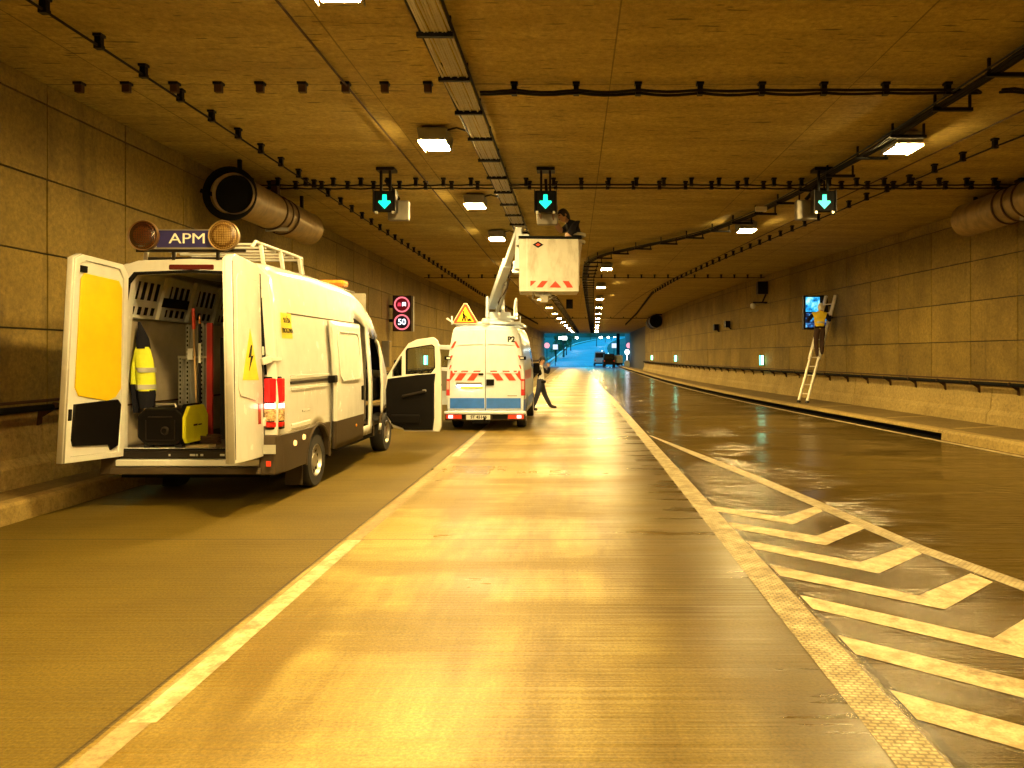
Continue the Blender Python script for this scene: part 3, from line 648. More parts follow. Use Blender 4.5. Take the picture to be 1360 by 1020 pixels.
# sliding side door pushed back, proud of the body
mb = MB(); ya, yb = 1.80, 3.22; vs = []
zs = [.42,.5,.8,.84,1.2,1.7,2.1,2.18]
for y in (ya, ya+.03, 2.2, 2.7, yb-.03, yb):
    e = .0 if ya < y < yb else -.025
    vs += [(vhw(2.5,z)+.085+e, y, z) for z in zs]
n = len(zs); mb.add(vs, [(i*n+k, i*n+k+1, (i+1)*n+k+1, (i+1)*n+k) for i in range(5) for k in range(n-1)])
mb.mi = [1 if (f % (n-1)) < 2 else 0 for f in range(len(mb.f))]
sd = mb.build('sliding_door', [M_white, M_clad], V, smooth=True); so = sd.modifiers.new('thick', 'SOLIDIFY'); so.thickness = .05
pan = [(2.0,1.42),(2.1,1.34),(2.95,1.34),(3.08,1.46),(3.08,1.98),(3.0,2.05),(2.1,2.05),(2.0,1.97)]
curve_mesh([pan, [(2.54+(a-2.54)*.955, 1.7+(b-1.7)*.93) for a, b in pan]], .012, T((vhw(2.5,1.7)+.09,0,1.7)) @ Matrix.Rotation(R(-5),4,'Y') @ T((0,0,-1.7)) @ FACE_RIGHT, 'window_rim', M_white, sd, .004)
mb = MB(); mb.box(vhw(2.5,1.2)+.085, vhw(2.5,1.2)+.11, 3.03, 3.12, 1.02, 1.24); mb.build('door_handle', M_dark, sd, bevel=.015)
mb = MB(); mb.box(vhw(2.5,1.4)+.01, vhw(2.5,1.4)+.10, 1.72, 1.86, 1.33, 1.43); mb.build('door_roller', M_dark, sd, bevel=.01)
mb = MB(); mb.disc((vhw(2.5,.66)+.09, 2.75, .66), .02, 'x', .01, 12); mb.build('side_marker', M_amber, sd)
# cab interior seen through the door openings
mb = MB(); mb.box(-.62,-.1,4.15,4.62,.85,1.0); mb.box(-.62,-.1,4.05,4.2,1.0,1.75); mb.box(.1,.62,4.15,4.62,.85,1.0); mb.box(.1,.62,4.05,4.2,1.0,1.75); mb.build('seat', M_dark, V, bevel=.05)
mb = MB(); mb.box(-.85,.85,4.75,5.25,.9,1.32); mb.build('dashboard', M_dark, V, bevel=.06)
mb = MB(); mb.box(-.9,.9,4.02,5.0,.5,.56); mb.build('cab_floor', M_dark, V)
mb = MB(); mb.box(.55,.93,3.3,3.85,.40,.52); mb.build('side_step', M_galv, V, bevel=.01)
mb = MB(); mb.box(.86,.9,3.22,3.6,.7,2.15); mb.box(.84,.9,3.5,3.55,.7,2.15); mb.build('cabinet_end', M_dark, V)
# front door swung open to the right, inner side to the viewer
FD = T((1.02,4.92,0)) @ Matrix.Rotation(R(-4), 4, 'Z')
Pd = lambda y: FD @ T((0,y,0)) @ FACE_CAM
dout = [(.02,.62),(.12,.44),(.30,.40),(.33,.37),(.94,.37),(.97,.45),(.97,1.1),(.95,1.7),(.91,1.95),(.84,2.01),(.55,1.97),(.40,1.90),(.22,1.66),(.02,1.33),(-.01,1.15)]
w1 = [(.34,1.36),(.80,1.38),(.88,1.48),(.87,1.86),(.82,1.90),(.37,1.83),(.34,1.79)]
w2 = [(.10,1.32),(.28,1.34),(.28,1.70),(.245,1.68),(.10,1.45)]
fd = curve_mesh([dout, w1, w2], .05, Pd(0), 'front_door', M_white, V, .012)
curve_mesh([w1], .006, Pd(0), 'window', M_glass, fd); curve_mesh([w2], .006, Pd(0), 'quarter_window', M_glass, fd)
for w_ in (w1, w2):
    cx = sum(p[0] for p in w_)/len(w_); cz = sum(p[1] for p in w_)/len(w_)
    curve_mesh([w_, [(cx+(x-cx)*.93, cz+(z-cz)*.94) for x, z in w_]], .06, Pd(-.002), 'window_seal', M_black, fd, .004)
trim = [(.03,.66),(.14,.50),(.31,.44),(.34,.41),(.82,.41),(.84,.6),(.84,1.2),(.86,1.36),(.60,1.34),(.05,1.27),(.02,1.1)]
curve_mesh([trim], .05, Pd(-.045), 'trim_panel', M_dark, fd, .02)
mb = MB(FD); mb.bar((.30,-.10,.98), (.72,-.10,1.07), .07, .05); mb.build('armrest', M_darkgrey, fd, bevel=.02)
mb = MB(FD); mb.box(.10,.62,-.12,-.06,.50,.66); mb.build('door_pocket', M_dark, fd, bevel=.02)
mb = MB(FD); mb.box(.66,.73,-.1,-.075,1.06,1.1); mb.build('inner_handle', M_rim, fd, bevel=.008)
mb = MB(FD); mb.box(.10,.30,.05,.16,1.30,1.62); mb.bar((.1,.03,1.4),(.2,.08,1.45),.05,.05); mb.build('wing_mirror', M_dark, fd, bevel=.04)
for z in (.75, 1.15):
    mb = MB(FD); mb.box(.955,.98,-.012,.012,z,z+.05); mb.build('latch', M_dark, fd)
# roof equipment: rack, sign board and round lamps, amber bar
def roofz(y): return vzt(y)
rk = MB()
for s in (1, -1):
    rk.tube([(s*.66,.05,2.93),(s*.66,.15,3.01),(s*.66,1.65,3.01),(s*.66,1.72,2.80)], .022, 8)
    for y in (.3, .9, 1.55): rk.bar((s*.66,y,3.0),(s*.70,y,2.74),.04,.04, (0,1,0))
for y in (.15,.45,.75,1.05,1.35,1.65): rk.bar((-.66,y,2.98),(.66,y,2.98),.05,.025)
rk.build('roof_rack', M_white, V, bevel=.004)
mb = MB(); mb.box(-.62,.62,-.02,.0,2.87,2.90); mb.bar((-.2,0,2.78),(-.2,0,2.9),.03,.03,(0,1,0)); mb.bar((.3,0,2.78),(.3,0,2.9),.03,.03,(0,1,0)); mb.bar((-.5,.02,2.8),(.5,.02,2.8),.02,.03); mb.build('sign_bracket', M_darkgrey, V)
mb = MB(); mb.box(-.37,.31,-.05,-.01,2.915,3.11); sg = mb.build('sign_board', M_navy, V, bevel=.004)
text('APM', .165, T((-.02,-.054,3.012)) @ FACE_CAM, 'lettering', mat('cream_lettering', (.95,.93,.8), .5), sg, .006, 0, sx=1.3)
mb = MB(); mb.bar((-.37,-.05,2.912),(.31,-.05,2.912),.012,.012); mb.bar((-.37,-.05,3.113),(.31,-.05,3.113),.012,.012); mb.build('sign_edge', M_galv, sg)
def grid_lens(name, c0, c1):
    m, nt, b, oc = newmat(name)
    mp = nd(nt, 'ShaderNodeMapping'); mp.inputs[3].default_value = (1,1,1); nt.links.new(oc, mp.inputs[0])
    v = nd(nt, 'ShaderNodeTexVoronoi', feature='F1'); v.inputs['Scale'].default_value = 52; v.inputs['Randomness'].default_value = .12; nt.links.new(mp.outputs[0], v.inputs[0])
    nt.links.new(mixc(nt, ramp(nt, v.outputs['Distance'], [(.3, 0.0), (.55, 1.0)]), c0, c1), b.inputs['Base Color'])
    bump(nt, b, v.outputs['Distance'], .6, .006); b.inputs['Roughness'].default_value = .25; b.inputs['Coat Weight'].default_value = .6
    return m
for x, y, c0, c1, lab in ((-.50,-.07,(.085,.025,.006),(.025,.006,.002),'dark amber round warning lamp'), (.40,-.07,(.34,.22,.06),(.09,.04,.01),'pale honeycomb round warning lamp')):
    mb = MB(); mb.lathe([(.06,.10),(.13,.08),(.168,.03),(.172,-.02),(.166,-.032),(.155,-.02)], (x,y,3.045), 'y', 36); wl = mb.build('warning_lamp', mat('tan_lamp_rim', (.30,.19,.06) if x > 0 else (.16,.08,.02), .4), V, smooth=True); wl['label'] = lab
    mb = MB(); mb.lathe([(.001,-.05),(.08,-.045),(.13,-.032),(.158,-.012)], (x,y,3.045), 'y', 36); mb.build('lens', grid_lens('honeycomb_lens', c0, c1), wl, smooth=True)
mb = MB(); mb.box(-.66,.10,3.45,3.75,2.74,2.80); bb = mb.build('beacon_bar', M_white, V, bevel=.02)
for x0, x1 in ((-.68,-.12),(.12,.70)):
    mb = MB(); mb.box(x0,x1,3.44,3.72,2.79,2.90); mb.build('amber_lens', mat('orange_beacon', (.85,.28,.03), .2, coat=.7, var=.3, nscale=25, emit=(1,.3,.03), es=.25), bb, bevel=.05)
mb = MB(); mb.box(-.12,.12,3.45,3.72,2.79,2.87); mb.build('beacon_centre', M_white, bb, bevel=.02)
mb = MB(); mb.box(-.95,.95,5.85,6.05,.38,.75); mb.build('front_bumper', M_clad, V, bevel=.06)
for s in (1, -1):
    mb = MB(); mb.box(min(s*.5,s*.72), max(s*.5,s*.72), 5.88, 6.01, .85, 1.05); mb.build('headlight', M_glass, V, bevel=.03)

# ------------------------------------------------------------------ things carried in the work van
vx, vy, vz = -4.33, 8.7, .628
# generator with black front and yellow side
g = thing('generator', 'black portable generator with a bright yellow side cover at the van tail', 'generator', (vx-.40, vy+.34, vz))
oct_ = lambda w, h, c: [(-w+c,0.04),(w-c,0.04),(w,.04+c),(w,h-c),(w-c,h),(-w+c,h),(-w,h-c),(-w,.04+c)]
mb = MB(); mb.slab(oct_(.27,.47,.09), 'y', -.25, .28); mb.build('body', M_dark, g, bevel=.025)
mb = MB(); mb.slab([(.04+.0,.05),(.06,.05)], 'y', 0, .01) if False else None
cov = [(-.22,.06),(.22,.06),(.27,.13),(.27,.36),(.17,.49),(-.17,.49),(-.27,.36),(-.27,.13)]
mb.M = Matrix(); mb = MB(); mb.slab(cov, 'x', .255, .30); mb.build('side_cover', mat('bright_yellow_plastic', (.95,.92,.02), .4, coat=.3), g, bevel=.012)
mb = MB(); mb.slab([(a*.9, .28+(b-.28)*1.08) for a, b in cov], 'x', .20, .258); mb.build('cover_rim', M_black, g, bevel=.012)
mb = MB(); mb.tube([(-.12,-.1,.45),(-.12,-.1,.50),(.10,-.1,.50),(.10,-.1,.45)], .018, 8); mb.build('carry_handle', M_galv, g, smooth=True)
mb = MB(); mb.box(-.14,.14,-.262,-.25,.36,.375); mb.box(-.16,.16,-.262,-.25,.10,.105); mb.lathe([(.03,-.27),(.045,-.262),(.05,-.25)], (.05,0,.21), 'y', 16); mb.box(-.17,-.16,-.262,-.25,.1,.33); mb.box(.16,.17,-.262,-.25,.1,.33); mb.build('control_panel', M_darkgrey, g)
for s in (-.18,.18):
    for q in (-.16,.18):
        mb = MB(); mb.box(s-.04,s+.04,q-.04,q+.04,0,.05); mb.build('foot', M_rubber, g)
mb = MB(); mb.box(.3,.303,-.09,.0,.25,.27); mb.box(.3,.303,.02,.1,.25,.265); mb.build('cover_lettering_strip', M_darkgrey, g)
# hi-vis jacket hanging on the lining
j = thing('hi_vis_jacket', 'yellow and navy hi-vis jacket with grey bands hanging inside the van', 'jacket', (vx-.80, vy+.40, 1.28))
def cloth(name, m, sec, parent, n=14):   # sections: (z, cx, cy, rx, ry)
    mb = MB(); vs = []
    for i, (z, cx, cy, rx, ry) in enumerate(sec):
        for k in range(n):
            a = 2*math.pi*k/n; w = 1+.13*math.sin(3*a+i*.6)+.05*math.sin(7*a)
            vs.append((cx+rx*w*math.cos(a), cy+ry*w*math.sin(a), z))
    mb.add(vs, [(i*n+k, i*n+(k+1)%n, (i+1)*n+(k+1)%n, (i+1)*n+k) for i in range(len(sec)-1) for k in range(n)] + [tuple(range(n)), tuple(range((len(sec)-1)*n, len(sec)*n))])
    return mb.build(name, m, parent, smooth=True)
cloth('collar', M_navycloth, [(.50,.02,0,.08,.07),(.62,.01,0,.075,.05),(.72,0,0,.04,.03),(.82,-.02,0,.012,.012)], j)
cloth('torso', M_hivis, [(.0,.05,0,.11,.08),(.16,.045,0,.11,.085),(.36,.03,0,.105,.08),(.47,.02,0,.09,.075),(.52,.02,0,.07,.06)], j)
for z in (.22,.02): cloth('reflective_band', M_reflect, [(z,.047,0,.115,.089),(z+.055,.045,0,.115,.089)], j)
cloth('hem', M_navycloth, [(-.20,.06,0,.085,.07),(-.05,.055,0,.105,.078),(.01,.05,0,.108,.079)], j)
cloth('sleeve', M_navycloth, [(-.26,-.045,-.02,.03,.035),(.0,-.06,-.02,.05,.05),(.1,-.06,-.02,.055,.055)], j)
cloth('sleeve', M_hivis, [(.08,-.06,-.02,.058,.057),(.3,-.05,-.02,.055,.055),(.44,-.02,-.01,.05,.05)], j)
# grey perforated rack with slotted uprights
r_ = thing('shelf_rack', 'grey perforated steel rack standing in the middle of the van', 'shelving', (vx-.42, vy+.98, vz))
for x, h in ((-.20,1.05),(-.11,1.46),(.07,1.48),(.155,1.48)):
    mb = MB(); mb.box(x-.022,x+.022,-.02,.02,0,h); u = mb.build('upright', M_galv, r_)
    mh = MB()
    for k in range(int(h/.055)): mh.box(x-.009,x+.009,-.0215,-.02,.03+k*.055,.058+k*.055)
    mh.build('upright_slot', M_black, u)
mb = MB(); mb.box(-.10,.15,.025,.04,.05,1.46); mb.box(-.19,-.115,.025,.04,.05,1.02); mb.build('back_panel', mat('grey_rack_sheet', (.26,.25,.23), .5, .4), r_)
for z in (.25,1.05): 
    mb = MB(); mb.bar((-.22,-.03,z),(.17,-.03,z),.02,.03); mb.build('cross_bar', M_galv, r_)
mb = MB(); mb.box(-.09,-.03,-.06,-.022,1.02,1.16); tag(mb.build('junction_box', M_liner), 'small pale box hung on the grey rack in the van', 'box'); bpy.data.objects['junction_box'].location = (vx-.42, vy+.98, vz)
def pole(name, lab, cat, x, y, h, r, m, tilt=0.0, m2=None):
    t = thing(name, lab, cat, (vx+x, vy+y, vz))
    mb = MB(); mb.tube([(tilt,0.05,0),(0,0,h)], r, 8); mb.build('shaft', m, t, smooth=True)
    return t
t = pole('broom', 'wooden handled broom leaning on the grey rack in the van', 'broom', -.425, .90, 1.45, .012, mat('broom_wood', (.5,.32,.14), .6), .03)
mb = MB(); mb.hexa([(-.12,.02),(.18,.02),(.18,.08),(-.12,.08)], 0, .10, [(-.1,.03),(.16,.03),(.16,.07),(-.1,.07)]); mb.build('brush_head', M_rust, t)
mb = MB(); mb.tube([(0.004,.004,1.4),(0,0,1.66)], .02, 8); mb.build('grip', M_orange, t, smooth=True)
t = thing('survey_staff', 'black and white banded pole standing before the grey rack', 'pole', (vx-.355, vy+.92, vz))
for k in range(6):
    mb = MB(); mb.tube([(0,0,k*.245),(0,0,(k+1)*.245)], .017, 8); mb.build('band', M_liner if k == 4 else M_dark, t, smooth=True)
mb = MB(); mb.tube([(0,0,1.47),(0,0,1.54),(0,0,1.58)], [.014,.012,.003], 8); mb.build('tip', M_amber, t, smooth=True)
mb = MB(); mb.box(vx-.275,vx-.205,vy+.93,vy+.97,vz+.02,vz+1.48); mb.bar((vx-.28,vy+.95,vz),(vx-.2,vy+.95,vz),.02,.04); tag(mb.build('red_plank', mat('dull_red_paint', (.42,.02,.02), .5), bevel=.006), 'tall dull red board standing beside the grey rack in the van', 'board')
mb = MB(); mb.lathe([(.001,0),(.085,0),(.105,.26),(.112,.26),(.105,.24),(.08,.02)], (0,0,0), 'z', 22); o = mb.build('bucket', M_liner, smooth=True); o.location = (vx-.33, vy+.62, vz); tag(o, 'cream bucket on the van floor beside the generator', 'bucket')
# right hand side shelving with boxes
s_ = thing('cargo_shelf', 'dark steel shelf of tool cases in the middle of the van', 'shelving', (vx+.02, vy+1.12, vz))
for x in (-.18,.22):
    for y in (0, 1.6): mb = MB(); mb.box(x-.02,x+.02,y-.02,y+.02,0,1.30); mb.build('post', M_darkgrey, s_)
for z in (.45,.85,1.25): mb = MB(); mb.box(-.19,.24,0,1.62,z,z+.025); mb.build('shelf_board', M_darkgrey, s_)
for nm, lab, m, (x0,x1,y0,y1,z0,z1) in (
  ('tool_case','black tool case on the top shelf inside the van', M_dark, (-.15,.2,.05,.6,1.278,1.46)),
  ('tool_case','black tool case on the middle shelf inside the van', M_black, (-.15,.2,.05,.7,0.878,1.16)),
  ('crate','brown crate on the lower shelf inside the van', M_rust, (-.15,.2,.05,.6,.478,.75)),
  ('crate','dark crate under the shelf by the van tail', M_darkgrey, (-.17,.2,.0,.5,0,.2))):
    t = thing(nm, lab, 'box', (vx+.02, vy+1.12, vz))
    mb = MB(); mb.box(x0,x1,y0,y1,z0,z1-.03); mb.build('body', m, t, bevel=.012)
    mb = MB(); mb.box(x0-.006,x1+.006,y0-.006,y1+.006,z1-.028,z1); mb.build('lid', m, t, bevel=.006)
    mb = MB(); mb.box((x0+x1)/2-.05,(x0+x1)/2+.05,y0-.02,y0-.006,(z0+z1)/2,(z0+z1)/2+.03); mb.build('handle', M_galv, t)
mb = MB()
for k in range(5): mb.tube([(vx-.02+.11*math.cos(a*.5), vy+.5+.11*math.sin(a*.5), vz+.02+k*.022) for a in range(14)], .012, 6)
tag(mb.build('cable_coil', M_rust, smooth=True), 'coil of brown cable on the van floor by the right door', 'cable')
mb = MB(); mb.hexa([(vx-.2,vy+.22),(vx+.1,vy+.2),(vx+.12,vy+.33),(vx-.16,vy+.36)], vz, vz+.03); tag(mb.build('folded_cloth', mat('tan_cloth', (.5,.4,.22), .9)), 'tan folded cloth on the van floor near the right edge', 'cloth')

# ------------------------------------------------------------------ people: one skinned body each, clothing by bone
def smooth_body(name, joints, bones, radii, mats, bone_mat, parent=None, levels=3):
    me = bpy.data.meshes.new(name); keys = list(joints); idx = {k: i for i, k in enumerate(keys)}
    me.from_pydata([joints[k] for k in keys], [(idx[a], idx[b]) for a, b in bones], [])
    o = bpy.data.objects.new(name, me); COL.objects.link(o)
    sk = o.modifiers.new('skin', 'SKIN'); sk.use_smooth_shade = True; sk.branch_smoothing = .4
    sv = me.skin_vertices[0].data if me.skin_vertices else None
    if sv is None: bm = bmesh.new(); bm.from_mesh(me); bm.verts.layers.skin.verify(); bm.to_mesh(me); bm.free(); sv = me.skin_vertices[0].data
    for k in keys:
        r = radii[k]; sv[idx[k]].radius = r if isinstance(r, tuple) else (r, r); sv[idx[k]].use_root = (k == 'pelvis')
    su = o.modifiers.new('sub', 'SUBSURF'); su.levels = levels; su.render_levels = levels
    bpy.context.view_layer.update()
    nm = bpy.data.meshes.new_from_object(o.evaluated_get(bpy.context.evaluated_depsgraph_get()))
    bpy.data.objects.remove(o); bpy.data.meshes.remove(me); nm.name = name
    nm.materials.clear()
    for m in mats: nm.materials.append(m)
    segs = [(Vector(joints[a]), Vector(joints[b]), bone_mat.get((a, b), 0)) for a, b in bones]
    mi = []
    for p in nm.polygons:
        best = (1e9, 0)
        for a, b, m in segs:
            d = b-a; t = max(0, min(1, (p.center-a).dot(d)/max(d.length_squared, 1e-9))); q = (p.center-(a+d*t)).length
            if q < best[0]: best = (q, m)
        mi.append(best[1])
    nm.polygons.foreach_set('material_index', mi); nm.polygons.foreach_set('use_smooth', [True]*len(mi))
    ob = bpy.data.objects.new(name, nm); COL.objects.link(ob)
    if parent: ob.parent = parent
    return ob
def head(parent, c, f, r=.105, hair='short', mask=False, m_hair=None, hn='hair'):
    # egg shaped head with brow, nose, mouth, ears; f = facing direction
    c = Vector(c); f = Vector(f).normalized(); up = Vector((0,0,1)); s = f.cross(up).normalized(); u = s.cross(f)
    L = lambda a, b, d: c + s*a + f*b + u*d
    mb = MB(); n, m = 16, 12; vs = []
    for i in range(m+1):
        ph = math.pi*i/m
        for k in range(n):
            t = 2*math.pi*k/n; x = math.sin(ph)*math.cos(t)*.73; y = math.sin(ph)*math.sin(t)*.92; z = math.cos(ph)*1.12
            if z < -.1: y = y*(1-.12*(-z)) + .08*(-z); x *= (1-.25*(-z))
            if y > .5 and abs(x) < .2 and -.35 < z < .2: y += .16
            if y > .4 and .1 < z < .3 and .15 < abs(x) < .45: y -= .06
            vs.append(L(x*r, y*r, z*r))
    mb.add(vs, [(i*n+k, i*n+(k+1)%n, (i+1)*n+(k+1)%n, (i+1)*n+k) for i in range(m) for k in range(n)])
    h = mb.build('head', M_skin, parent, smooth=True)
    mb = MB()
    for sg in (-1, 1): mb.tube([L(sg*.72*r, -.1*r, -.18*r), L(sg*.80*r, -.12*r, .0), L(sg*.72*r, -.05*r, .2*r)], [.01,.02,.012], 6)
    mb.build('ear', M_skin, h, smooth=True)
    mb = MB()
    for sg in (-1, 1): mb.tube([L(sg*.2*r, .83*r, .1*r), L(sg*.42*r, .74*r, .1*r)], .011, 6)
    mb.tube([L(-.2*r, .86*r, -.55*r), L(.2*r, .86*r, -.55*r)], .008, 6); mb.build('eyes_and_mouth', M_hair, h, smooth=True)
    mb = MB(); vs = []
    for i in range(8):
        ph = (math.pi*.56)*i/7
        for k in range(n):
            t = 2*math.pi*k/n; q = 1.13 if hair != 'short' else 1.07
            dz = -.25 if math.sin(t) < -.2 else 0
            x = math.sin(ph)*math.cos(t)*.76*q; y = math.sin(ph)*math.sin(t)*.95*q-.05; z = math.cos(ph)*1.14*q + (dz*(i/7)**2)*2.2
            if math.sin(t) > .55: z += .55*(i/7)**2; 
            vs.append(L(x*r, y*r, z*r))
    mb.add(vs, [(i*n+k, i*n+(k+1)%n, (i+1)*n+(k+1)%n, (i+1)*n+k) for i in range(7) for k in range(n)])
    mb.build(hn, m_hair or M_hair, h, smooth=True)
    return h
def hand(parent, c, d, side=1, m=None, curl=.5):
    c = Vector(c); d = Vector(d).normalized(); up = Vector((0,0,1)) if abs(d.z) < .8 else Vector((0,1,0)); s = d.cross(up).normalized()*side; n = s.cross(d)
    mb = MB(); P = lambda a, b, e: c + d*a + s*b + n*e
    mb.hexa([(0,0)]*4, 0, 0) if False else None
    mb.add([P(0,-.03,-.012),P(0,.03,-.012),P(.09,.04,-.012),P(.09,-.04,-.012),P(0,-.03,.014),P(0,.03,.014),P(.09,.04,.012),P(.09,-.04,.012)], [(3,2,1,0),(4,5,6,7),(0,1,5,4),(1,2,6,5),(2,3,7,6),(3,0,4,7)])
    for b, l in ((-.03,.065),(-.01,.08),(.01,.078),(.03,.068)):
        mb.tube([P(.085,b,0), P(.085+l*.5,b*1.05,-l*.15*curl), P(.085+l*(.5+.35*(1-curl)),b*1.05,-l*.7*curl)], [.0095,.009,.007], 6)
    mb.tube([P(.02,-.03,0), P(.05,-.06,-.012), P(.085,-.065,-.03)], [.013,.011,.008], 6)
    return mb.build('hand', m or M_skin, parent, smooth=True)
BONES = [('pelvis','waist'),('waist','chest'),('chest','neck'),('neck','crown'),('chest','sh_l'),('chest','sh_r'),('sh_l','el_l'),('el_l','wr_l'),('sh_r','el_r'),('el_r','wr_r'),
         ('pelvis','hip_l'),('pelvis','hip_r'),('hip_l','kn_l'),('kn_l','an_l'),('an_l','toe_l'),('hip_r','kn_r'),('kn_r','an_r'),('an_r','toe_r')]
RAD = dict(pelvis=(.17,.14), waist=(.165,.135), chest=(.185,.145), neck=.058, crown=.05, sh_l=.085, sh_r=.085, el_l=.06, el_r=.06, wr_l=.042, wr_r=.042,
           hip_l=.108, hip_r=.108, kn_l=.08, kn_r=.08, an_l=.06, an_r=.06, toe_l=.045, toe_r=.045)
M_jeans = mat('dark_blue_trousers', (.03,.035,.06), .8, bmp=.2)
M_whitevest = mat('white_tshirt', (.8,.8,.82), .75, bmp=.2)
M_boot = mat('dark_boot', (.03,.02,.015), .6)
M_brown = mat('dark_brown_trousers', (.06,.03,.02), .85, bmp=.2)
M_vest = mat('orange_yellow_vest', (.92,.68,.03), .75, bmp=.25)
M_paletrous = mat('pale_striped_trousers', (.55,.48,.34), .8)
def colour(**kw):
    d = {}
    for k, v in kw.items():
        grp = {'torso': [('pelvis','waist'),('waist','chest'),('chest','neck'),('chest','sh_l'),('chest','sh_r')], 'neck': [('neck','crown')], 'arms': [('sh_l','el_l'),('sh_r','el_r')],
               'fore': [('el_l','wr_l'),('el_r','wr_r')], 'legs': [('pelvis','hip_l'),('pelvis','hip_r'),('hip_l','kn_l'),('hip_r','kn_r'),('kn_l','an_l'),('kn_r','an_r')], 'feet': [('an_l','toe_l'),('an_r','toe_r')]}[k]
        for g in grp: d[g] = v
    return d

# walker: mid stride beside the platform van, heading to the right, left hand at the face
P = thing('person', 'person in white top and dark jeans walking with a hand raised to the face', 'person', (-1.02, 23.6, 0))
J = dict(pelvis=(0,0,.86), waist=(.0,0,1.0), chest=(-.01,0,1.24), neck=(.02,0,1.41), crown=(.03,-.02,1.46), sh_l=(.0,.19,1.32), sh_r=(-.01,-.19,1.32),
         el_l=(.23,.20,1.15), wr_l=(.26,.10,1.34), el_r=(-.20,-.22,1.10), wr_r=(-.30,-.16,.93),
         hip_l=(.0,.10,.84), hip_r=(.0,-.10,.84), kn_l=(.14,.10,.46), an_l=(.31,.10,.13), toe_l=(.50,.10,.10), kn_r=(-.10,-.10,.46), an_r=(-.24,-.10,.08), toe_r=(-.08,-.10,.04))
smooth_body('body', J, BONES, RAD, [M_whitevest, M_skin, M_jeans, M_boot, M_navycloth], colour(torso=0, neck=1, arms=4, fore=4, legs=2, feet=3), P)
h = head(P, (.05,-.0,1.54), (.55,-.8,-.1), .112, 'long')
hand(P, (.265,.10,1.36), (-.5,-.2,.8), 1); hand(P, (-.31,-.155,.91), (-.4,.2,-.9), -1)
mb = MB(); mb.box(.02,.17,-.21,-.12,.86,.94); mb.build('belt_pouch', M_dark, P, bevel=.02)
# worker bent over in the bucket
P = thing('person', 'bent worker in a dark shirt standing in the white lift bucket', 'person', (-.0, 14.40, 2.92))
J = dict(pelvis=(.02,0,.72), waist=(.04,-.02,.92), chest=(.0,-.06,1.18), neck=(-.12,-.10,1.28), crown=(-.16,-.12,1.31), sh_l=(-.06,.08,1.24), sh_r=(.06,-.20,1.22),
         el_l=(-.24,-.02,1.10), wr_l=(-.36,-.12,1.28), el_r=(-.08,-.32,1.0), wr_r=(-.20,-.30,.84), hip_l=(.0,.1,.70), hip_r=(.05,-.1,.70), kn_l=(-.02,.02,.40), an_l=(.0,.1,.07), toe_l=(-.08,.0,.04), kn_r=(.03,-.17,.40), an_r=(.06,-.08,.07), toe_r=(-.02,-.18,.04))
smooth_body('body', J, BONES, RAD, [M_navycloth, M_skin, M_paletrous, M_boot], colour(torso=0, neck=1, arms=0, fore=1, legs=2, feet=3) | {('pelvis','waist'): 2}, P)
head(P, (-.19,-.14,1.375), (-.8,-.3,-.15), .112)
hand(P, (-.37,-.13,1.30), (-.5,-.2,.8), 1); hand(P, (-.205,-.305,.82), (-.3,-.1,-.9), -1)
for z, q in ((1.03,.19),(.90,.18)):
    mb = MB(); mb.lathe([(q,-.025),(q+.012,0),(q,.03)], (.03,-.015,z), 'z', 24); mb.build('reflective_band', M_reflect, P, smooth=True)
# worker on the ladder, seen from behind
P = thing('person', 'worker in a yellow vest and white helmet standing on the ladder at the lit sign', 'person', (7.79, 24.30, 1.66))
J = dict(pelvis=(.0,0,.88), waist=(-.01,0,1.02), chest=(-.01,.02,1.28), neck=(.02,.02,1.45), crown=(.03,.02,1.5), sh_l=(-.19,.06,1.36), sh_r=(.18,-.02,1.36), el_l=(-.30,.22,1.16), wr_l=(-.20,.48,1.22), el_r=(.34,.10,1.14), wr_r=(.44,.30,1.30),
         hip_l=(-.09,.03,.86), hip_r=(.09,-.02,.86), kn_l=(-.10,.08,.44), an_l=(-.08,.02,.08), toe_l=(-.02,.16,.04), kn_r=(.10,.14,.50), an_r=(.08,.06,.14), toe_r=(.12,.18,.10))
smooth_body('body', J, BONES, RAD, [M_vest, M_skin, M_brown, M_boot, M_navycloth], colour(torso=0, neck=1, arms=4, fore=4, legs=2, feet=3), P)
head(P, (.04,.03,1.57), (.35,.9,.1), .108, 'helmet', m_hair=mat('white_helmet', (.8,.8,.75), .35), hn='helmet')
hand(P, (-.195,.49,1.225), (.3,.9,.2), -1); hand(P, (.445,.31,1.305), (.3,.9,.3), 1)
mb = MB(); mb.lathe([(.165,-.03),(.172,0),(.165,.03)], (-.005,0,.93), 'z', 24); mb.build('tool_belt', M_dark, P, smooth=True)
for z in (1.08,): mb = MB(); mb.lathe([(.152,-.025),(.158,0),(.153,.03)], (-.01,.005,z), 'z', 24); mb.build('reflective_band', M_reflect, P, smooth=True)

# ladder
L = thing('ladder', 'pale aluminium ladder leaning on the right wall under the worker', 'ladder', (7.24, 24.3, .2))
d = Vector((1.13, .70, 3.45)); sp = Vector((.54, -.84, 0))*.17
M_alu = mat('pale_aluminium', (.72,.68,.58), .35, .35)
for s in (-1, 1): mb = MB(); mb.bar(sp*s, d+sp*s, .055, .075, sp.normalized()); mb.build('rail', M_alu, L, bevel=.006); mb = MB(); mb.bar(sp*s-d*.002, sp*s+d*.02, .075, .09, sp.normalized()); mb.build('foot', M_rubber, L)
for k in range(1, 12): mb = MB(); mb.tube([d*(k/12)-sp, d*(k/12)+sp], .019, 6); mb.build('rung', M_alu, L, smooth=True)
for s in (-1, 1): mb = MB(); mb.bar(sp*s*1.25+d*.40, sp*s*1.25+d*1.0, .05, .06, sp.normalized()); mb.build('upper_rail', M_alu, L, bevel=.006)

